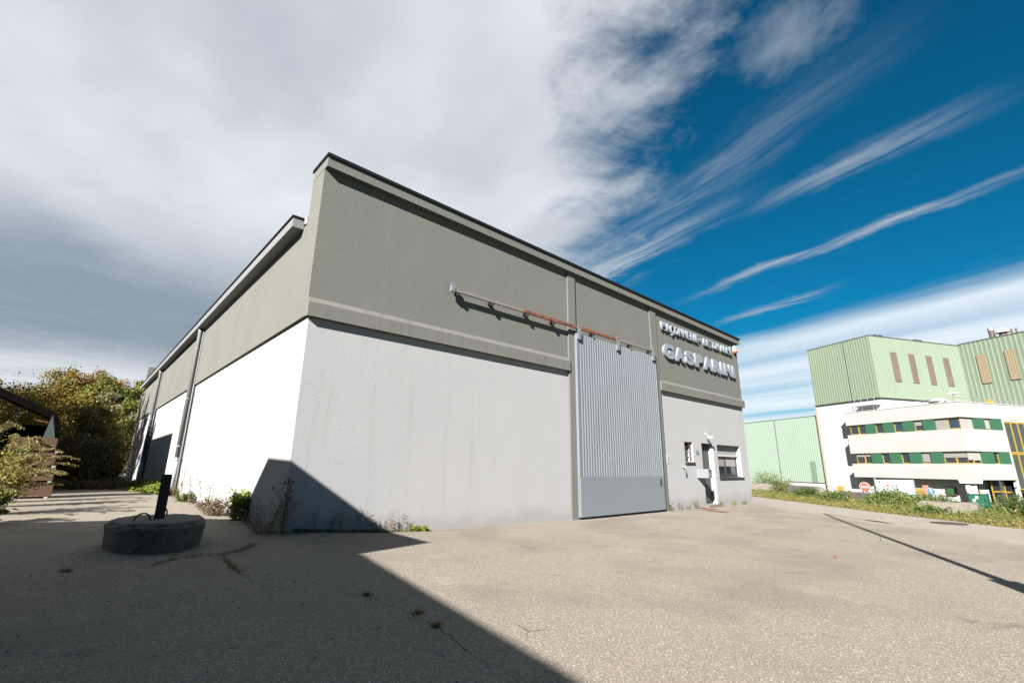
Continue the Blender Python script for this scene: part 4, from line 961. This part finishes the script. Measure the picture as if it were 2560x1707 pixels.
MB().tube([(-4.55, y0 - .01, 2.83), (-4.05, y0 - .01, 2.72)], .02, 6).obj('gutter_bracket', m_rust, sh)
ts = thing('teal_sheet', 'tall narrow teal triangular sheet hanging under the shed roof', 'sheet', (-3.95, 13.8, 2.2))
MB().hexa([(-4.18, 13.86, 2.2), (-3.86, 13.80, 2.2), (-3.86, 13.83, 2.2), (-4.18, 13.89, 2.2), (-4.08, 13.84, 3.0), (-4.06, 13.84, 3.0), (-4.06, 13.86, 3.0), (-4.08, 13.86, 3.0)]).obj('sheet', m_teal, ts)
MB().tube([(-4.07, 13.85, 2.2), (-4.07, 13.85, .2)], .015, 6).obj('pole', m_iron, ts)
def board_stack():
    g = gz(-4, 12.4); z = g
    lab = ['lowest brown board bundle of the stack by the shed', 'second brown board bundle from the ground by the shed', 'third brown board bundle from the ground by the shed', 'topmost brown board bundle of the stack by the shed']
    for k in range(4):
        h = .40; e = .05 * k
        t = thing('board_bundle', lab[k], 'board bundle', (-3.95, 12.3, z), 'stack of brown boards')
        for x in (-4.5, -3.72): MB().box(x, x + .09, 12.0, 12.9, z, z + .075).obj('batten', m_plastic, t)
        MB().box(-4.75 - e * .3, -3.56 - e * 1.2, 11.98, 12.95, z + .077, z + .077 + h).obj('boards', m_board, t)
        z += .077 + h + .003
board_stack()

# ------------------------------------------------------------------ golden plumed bush at the left edge
def plume_bush(name, label, base, n, h, reach, seed, leafm=L_plume, under=L_dark, aim=0.0, group=None):
    rs = random.Random(seed); t = thing(name, label, 'bush', base, group); stem = MB(); P = []; U = []
    for i in range(n):
        a = aim + rs.uniform(-1.5, 1.5); L = reach * rs.uniform(.5, 1.0); hh = h * rs.uniform(.45, 1.0)
        pts = []
        for u in np.linspace(0, 1, 9):
            pts.append(np.array([base[0] + math.cos(a) * L * u ** 1.3, base[1] + math.sin(a) * L * u ** 1.3, base[2] + hh * math.sin(min(u * 1.9, 2.2)) * 1.02]))
        stem.tube(pts, [.014 * (1 - .8 * u) + .003 for u in np.linspace(0, 1, 9)], 4, caps=False)
        for u in np.linspace(.12, 1, 26):
            k = u * 8; j = min(int(k), 7); p = pts[j] + (pts[j + 1] - pts[j]) * (k - j)
            if u > .6: P.append(p + rng.normal(0, .05 * (1.25 - u), (15, 3)) * np.array([1.6, 1.6, .8]) + np.array([0, 0, -.02]))
            else: U.append(p + rng.normal(0, .12, (9, 3)))
    stem.obj('stems', m_branch, t)
    npobj('flower_plumes', leaves(np.concatenate(P), .026, .0, .5), 4, leafm, t)
    npobj('foliage', leaves(np.concatenate(U), .055, .0, .32), 4, under, t)
plume_bush('plumed_bush', 'golden plumed bush arching over the yard at the left edge', (-4.55, 6.2, .15), 15, 1.45, 1.65, 3, aim=.1, under=L_olive)
plume_bush('plumed_bush', 'smaller golden plumed bush in front of the board stack', (-4.55, 8.6, .15), 20, 2.0, 1.15, 9, aim=-.3, under=L_olive)
plume_bush('plumed_bush', 'tall plumed bush in front of the dark shed opening', (-5.4, 10.2, .2), 12, 2.7, 1.1, 12, aim=.0, under=L_dark)
plume_bush('plumed_bush', 'low tangled bush at the bottom left of the vegetation', (-4.45, 3.9, .15), 12, .7, .7, 15, leafm=L_olive, aim=.2, under=L_dark)

# ------------------------------------------------------------------ weeds along the walls
def weed(name, label, base, h, n, spread, seed, leafm=L_dry, nl=10, ls=.018, group=None, lean=(0, 0), stemm=None, r=.004):
    rs = random.Random(seed); t = thing(name, label, 'weed', base, group); mb = MB(); C = []
    for i in range(n):
        a = rs.uniform(0, 6.28); d = np.array([math.cos(a), math.sin(a), 0]) * spread * rs.uniform(.2, 1); hh = h * rs.uniform(.18 if n > 30 else .5, 1)
        b0 = np.array(base) + d * .3 + np.array([0, 0, -.03]); top = np.array(base) + d + np.array([lean[0], lean[1], hh]); mid = (b0 + top) / 2 + np.array([rs.uniform(-.03, .03), rs.uniform(-.03, .03), hh * .06])
        mb.tube([b0, mid, top], [r, r * .8, r * .4], 4, caps=False)
        for j in range(3):
            u = rs.uniform(.45, .9); p = mid + (top - mid) * (u * 2 - 1) if u > .5 else b0 + (mid - b0) * u * 2
            q = p + np.array([rs.uniform(-1, 1), rs.uniform(-1, 1), rs.uniform(.4, 1.2)]) * h * .14; mb.tube([p, q], [r * .5, r * .3], 3, caps=False); C.append(q + rng.normal(0, .015, (nl // 2 + 1, 3)))
        C.append(top + rng.normal(0, .022, (nl, 3))); C.append(mid + rng.normal(0, .03, (nl // 2, 3)))
    mb.obj('stems', stemm or m_branch, t); npobj('seed_heads', leaves(np.concatenate(C), ls), 4, leafm, t)['kind'] = 'stuff'
FW = [(.55, .45, 'first'), (.95, .35, 'second'), (1.16, .60, 'third'), (1.48, .62, 'fourth'), (1.77, .46, 'fifth'), (1.93, .36, 'sixth'), (2.24, .42, 'seventh'), (2.36, .30, 'eighth'), (2.58, .40, 'ninth')]
for i, (x, h, o) in enumerate(FW):
    weed('wall_weed', '%s thin withered weed from the corner along the front wall' % o, (x, -.10, gz(x, -.1)), h, 4, .13, 40 + i, nl=4, ls=.014, group='withered weeds along the front wall')
RW = [(14.25, .28, 'withered weed at the right foot of the sliding door', L_dry), (14.92, .26, 'withered weed right of the sliding door foot', L_dry), (15.62, .12, 'low green weed below the wall tap', L_weed), (16.15, .34, 'withered weed left of the entrance door', L_dry), (18.68, .28, 'withered weed right of the entrance door', L_dry), (19.85, .20, 'green tuft below the office window', L_lime), (20.95, .16, 'small green tuft near the warehouse right end', L_weed)]
for i, (x, h, lab, m) in enumerate(RW): weed('wall_weed', lab, (x, -.09, gz(x, -.1)), h, 6, .20, 60 + i, leafm=m, nl=6, ls=.018, group='weeds along the right part of the front')
for i, (x, h, lab) in enumerate(((2.88, .10, 'small leafy green weed at the front wall, left one'), (3.1, .10, 'small leafy green weed at the front wall, right one'))):
    weed('wall_weed', lab, (x, -.09, gz(x, -.1)), h, 9, .10, 75 + i, leafm=L_lime, nl=16, ls=.024, group='small green weeds at the front wall')
LW = [(4.6, .55, 'withered weed on the left wall beyond the leafy plant'), (6.4, .7, 'withered weed cluster halfway to the nearer downpipe'), (8.6, .95, 'tall withered weed with flat heads by the left wall'), (9.9, 1.0, 'tallest withered weed near the nearer downpipe'), (11.9, .9, 'thin withered weed just before the nearer downpipe'), (17.2, 1.5, 'tall withered weed in the wall shadow edge')]
for i, (y, h, lab) in enumerate(LW): weed('wall_weed', lab, (-.22, y, gz(-.2, y)), h, 5, .22, 80 + i, nl=6, ls=.018, r=.006, group='withered weeds along the left wall')
weed('dry_bush', 'dry tangled dark bush at the warehouse front corner', (-.30, -.05, gz(-.2, 0)), .60, 85, .75, 91, leafm=L_dry, nl=3, ls=.016, r=.0032)
weed('dry_bush', 'tall seeding weed at the warehouse front corner', (-.05, -.16, gz(0, 0)), 1.1, 7, .12, 92, leafm=L_dry, nl=14, ls=.02, r=.006)
weed('dry_bush', 'pale dry tussock beside the leafy green plant', (-.42, 3.9, gz(-.3, 4)), .40, 60, .55, 93, leafm=L_dry, nl=6, ls=.03, stemm=m_straw, r=.005)
def leafy(name, label, base, h, n, sp, seed, leafm):
    rs = random.Random(seed); t = thing(name, label, 'plant', base); mb = MB(); C = []
    for i in range(n):
        a = rs.uniform(0, 6.28); d = np.array([math.cos(a), math.sin(a), 0]) * sp * rs.uniform(.1, 1); hh = h * rs.uniform(.7, 1)
        p0 = np.array(base) + d * .6; p1 = np.array(base) + d + np.array([0, 0, hh]); mb.tube([p0, p1], [.008, .004], 4, caps=False)
        for u in np.linspace(.15, 1, 12): C.append(p0 + (p1 - p0) * u + rng.normal(0, .05, (9, 3)))
    mb.obj('stems', m_branch, t); npobj('foliage', leaves(np.concatenate(C), .045, .3, .3), 4, leafm, t)
leafy('leafy_plant', 'upright bright green leafy plant against the left wall', (-.20, 2.55, gz(-.2, 2.5)), .62, 16, .26, 5, L_lime)
leafy('leafy_plant', 'low broad leaved green plant by the left wall foot', (-.25, 9.0, gz(-.2, 9)), .22, 9, .35, 6, L_weed)
leafy('leafy_plant', 'low green plant at the foot of the nearer downpipe', (-.3, 12.3, gz(-.2, 12)), .25, 9, .35, 7, L_weed)
# creeping ground cover along the shaded end
C = []
for i in range(900):
    y = rng.uniform(13.6, 21); x = -.15 - abs(rng.normal(0, .28 + .05 * (y - 13)))
    C.append(np.array([x, y, gz(x, y) + .04 + .28 * math.exp(-((x + .35) / .5) ** 2) * rng.random()]) + rng.normal(0, .08, (7, 3)) * np.array([1, 1, .5]))
tag(npobj('ground_cover', leaves(np.concatenate(C), .055, .5, .6), 4, L_lime), 'yellow green creeper along the foot of the left wall', kind='stuff')
C = []
for i in range(1500):
    x = rng.uniform(-6.0, -.6); y = 17.2 + rng.gamma(1.5, .9)
    C.append(np.array([x, y, gz(x, y) + .05 + rng.random() * .25]) + rng.normal(0, .12, (6, 3)) * np.array([1, 1, .5]))
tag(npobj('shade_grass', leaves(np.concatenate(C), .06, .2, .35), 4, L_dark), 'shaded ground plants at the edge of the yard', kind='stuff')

# ------------------------------------------------------------------ grass in the asphalt cracks
def blades(pts, n, h, spread, wd=.004):
    out = []
    for p in pts:
        m = n; b = np.array(p) + np.concatenate([rng.normal(0, spread, (m, 2)), np.zeros((m, 1))], 1)
        t = b + np.concatenate([rng.normal(0, h * .6, (m, 2)), h * rng.uniform(.4, 1.1, (m, 1))], 1); a = rng.normal(0, 1, (m, 3)); a[:, 2] = 0; a /= np.linalg.norm(a, axis=1, keepdims=True)
        out.append(np.stack([b - a * wd, b + a * wd, t], 1).reshape(-1, 3))
    return np.concatenate(out)
def crack(path, nm, lab, n, h, sp, wid=.012):
    P = []; 
    for i in range(len(path) - 1):
        p, q = np.array(path[i]), np.array(path[i + 1]); k = max(2, int(np.linalg.norm(q - p) / .035))
        for j in range(k):
            s = p + (q - p) * j / k
            if rng.random() < .55: P.append((s[0] + rng.normal(0, .012), s[1] + rng.normal(0, .012), gz(s[0], s[1])))
    tag(npobj(nm, blades(P, n, h, sp, .0025), 3, L_moss), lab, kind='stuff')
crack([(-2.21, -2.23), (-2.02, -2.05), (-1.7, -1.91), (-1.43, -2.0), (-1.19, -1.88), (-.79, -1.39)], 'crack_grass', 'ochre grass growing along a crack in front of the footing', 16, .06, .022)
crack([(-1.41, -2.1), (-1.45, -2.73), (-1.43, -3.17)], 'crack_grass', 'ochre grass growing along the side branch of the crack', 16, .06, .025)
for i, (x, y, lab) in enumerate(((-.57, -4.86, 'small ochre grass tuft, farthest in the shaded foreground'), (-.46, -5.76, 'small ochre grass tuft near the shadow edge'), (-.55, -6.21, 'small ochre grass tuft, nearest to the viewer'), (-3.07, -2.15, 'small ochre grass tuft at the far left of the shade'))):
    P = [(x + rng.normal(0, .025), y + rng.normal(0, .015), gz(x, y)) for _ in range(6)]
    tag(npobj('grass_tuft', blades(P, 14, .05, .018), 3, L_moss), lab, 'grass tuft', 'grass tufts in the asphalt')
def crack_line(pts, wid):
    # an open, irregular crack laid as a thin dark strip
    mb = MB(); P = []
    for i in range(len(pts) - 1):
        p, q = np.array(pts[i], float), np.array(pts[i + 1], float); k = max(2, int(np.linalg.norm(q - p) / .08))
        for j in range(k): P.append(p + (q - p) * j / k + rng.normal(0, .018, 2))
    P.append(np.array(pts[-1], float))
    for i, p in enumerate(P):
        d = P[min(i + 1, len(P) - 1)] - P[max(i - 1, 0)]; d = d / (np.linalg.norm(d) + 1e-6); n = np.array([-d[1], d[0]]) * wid * rng.uniform(.3, 1.2)
        for s_ in (-1, 1): mb.v.append((p[0] + n[0] * s_, p[1] + n[1] * s_, gz(*p) + .004))
    for i in range(len(P) - 1): mb.f.append((2 * i, 2 * i + 1, 2 * i + 3, 2 * i + 2))
    return mb
m_crack = M('crack filling', (.022, .021, .02), .95, .3, 6)
for pts, w_, lab in (([(-2.3, -2.3), (-2.02, -2.06), (-1.7, -1.92), (-1.43, -2.02), (-1.19, -1.9), (-.6, -1.2)], .006, 'crack in front of the footing'), ([(-1.41, -2.1), (-1.45, -2.73), (-1.42, -3.37), (-1.38, -3.9), (-1.0, -4.3)], .005, 'branching crack towards the shaded foreground'), ([(-.75, -4.6), (-.57, -5.0), (-.5, -5.7), (-.55, -6.3), (-.75, -7.2)], .004, 'crack beside the shadow edge'), ([(-.5, -5.75), (-.9, -6.0), (-1.2, -5.9)], .003, 'short side crack by the shadow edge')):
    tag(crack_line(pts, w_).obj('asphalt_crack', m_crack), lab, kind='structure')
# loose stones on the asphalt
mb = MB()
for i in range(420):
    x, y = (rng.uniform(-3.4, -.7), rng.uniform(-7.5, -1.0)) if i < 260 else (rng.uniform(-.6, 2.6), rng.uniform(-1.6, -.15))
    s_ = rng.uniform(.004, .013); z = gz(x, y); q = [(x + s_ * rng.uniform(.5, 1.2) * math.cos(a), y + s_ * rng.uniform(.5, 1.2) * math.sin(a)) for a in (0, 1.57, 3.14, 4.71)]
    mb.prism(q, z, z + s_ * rng.uniform(.5, 1.1))
tag(mb.obj('loose_gravel', M('pale stone', (.30, .29, .27), .9, .3, 40)), 'loose pale stones scattered on the shaded asphalt', kind='stuff')

# ------------------------------------------------------------------ verge: grass strip, weeds and shrubs
def verge(n, d0, d1, hfun, mat, size, nm, lab, y0=-16, y1=14, k=6, asp=.35):
    C = []
    for i in range(n):
        y = rng.uniform(y0, y1); dd = rng.uniform(d0, d1); x = xedge(y) + dd / .72; g = terrain_z(x, y); hh = hfun(dd, y)
        C.append(np.array([x, y, g + hh * rng.random() ** .8]) + rng.normal(0, .09, (k, 3)) * np.array([1, 1, .5]))
    tag(npobj(nm, leaves(np.concatenate(C), size, 0, asp), 4, mat), lab, kind='stuff')
verge(2600, .0, 1.4, lambda d, y: .07, L_grass, .045, 'verge_grass', 'short dry grass along the edge of the road')
verge(4200, 1.0, 6.0, lambda d, y:   .08 + .24 * max(0, math.sin(min(d - .8, 4.2) / 4.2 * math.pi)) * (.55 + .45 * math.sin(y * 1.7 + d)) * (.3 if (y > -2.5 and d < 4.2) else 1.0), L_weed, .062, 'verge_weeds', 'tall green and yellow weeds between the concrete blocks')
C = []
for i in range(2600):
    y = rng.uniform(-16, 13); x = xedge(y) + rng.uniform(.1, 5) / .72; C.append((x, y, terrain_z(x, y)))
tag(npobj('verge_blades', blades(C, 6, .22, .07, .008), 3, L_grass), 'long grass blades on the verge', kind='stuff')
V3 = [(25.0, -9.3, .6, 1.0, L_bush, 'dense dark green shrub at the right edge by the road'), (22.6, -9.9, .55, .7, L_bush, 'dark green shrub nearest the viewer at the right edge'), (27.0, -10.3, .6, 1.1, L_bush, 'dark green shrub behind the others at the right edge'),
      (26.8, -6.2, .42, .8, L_weed, 'yellow green shrub left of the lichen covered block'), (27.6, -4.6, .42, .9, L_weed, 'yellow flowering shrub in the middle of the verge'), (29.2, -4.2, .42, .9, L_bush, 'green shrub below the green railing'), (28.0, -2.2, .30, .8, L_weed, 'low yellow green shrub in front of the flat block'),
      (34.8, 2.8, .7, .7, L_weed, 'shrub between the first two concrete blocks'), (39.0, 5.4, 1.1, 1.3, L_weed, 'weedy shrub by the warehouse corner'), (22.6, -6.6, .22, .4, L_weed, 'small tuft in front of the lichen covered block'), (37.2, -.2, .6, .4, L_weed, 'tall seeding weed beside the no entry sign'), (30.9, .2, .35, .6, L_bush, 'low green shrub beside the second concrete block')]
for i, (x, y, h, r_, m, lab) in enumerate(V3):
    plant('verge_shrub', lab, 'shrub', (x, y, terrain_z(x, y) - .05), h, r_, r_, m, 2600, .05, 12, low=.0, nsub=6, r0=.02, seed=100 + i, group='shrubs on the verge', gsp=.24, parts=('stems', 'foliage'))
# a few fallen leaves and scraps near the footing
for i, (x, y, m, lab) in enumerate(((-1.95, -1.72, m_yellow, 'yellow scrap lying in front of the footing'), (7.2, -7.3, m_rust, 'reddish fallen leaf on the sunlit asphalt'))):
    z = gz(x, y); tag(MB().hexa([(x - .05, y - .02, z + .005), (x + .05, y - .01, z + .005), (x + .05, y + .02, z + .005), (x - .05, y + .02, z + .005), (x - .05, y - .02, z + .012), (x + .05, y - .01, z + .03), (x + .05, y + .02, z + .03), (x - .05, y + .02, z + .012)]).obj('litter', m), lab, 'litter')
# withered litter along the foot of the walls
P = []
for i in range(420):
    if i < 230: x = rng.uniform(-.6, 3.4); y = -.06 - abs(rng.normal(0, .10 if x > .4 else .3))
    else: y = rng.uniform(0, 12.5); x = -.08 - abs(rng.normal(0, .16))
    P.append((x, y, gz(x, y) - .005))
tag(npobj('wall_litter', blades(P, 5, .05, .05, .004), 3, L_dry), 'withered grass and litter along the foot of the walls', kind='stuff')
C = []
for i in range(260):
    x = rng.uniform(.2, 3.3); y = -.07 - abs(rng.normal(0, .03)); C.append(np.array([x, y, gz(x, y) + .02]) + rng.normal(0, .02, (5, 3)))
tag(npobj('wall_moss', leaves(np.concatenate(C), .018, .4, .7), 4, L_bush), 'low dark weeds in the joint between wall and asphalt', kind='stuff')
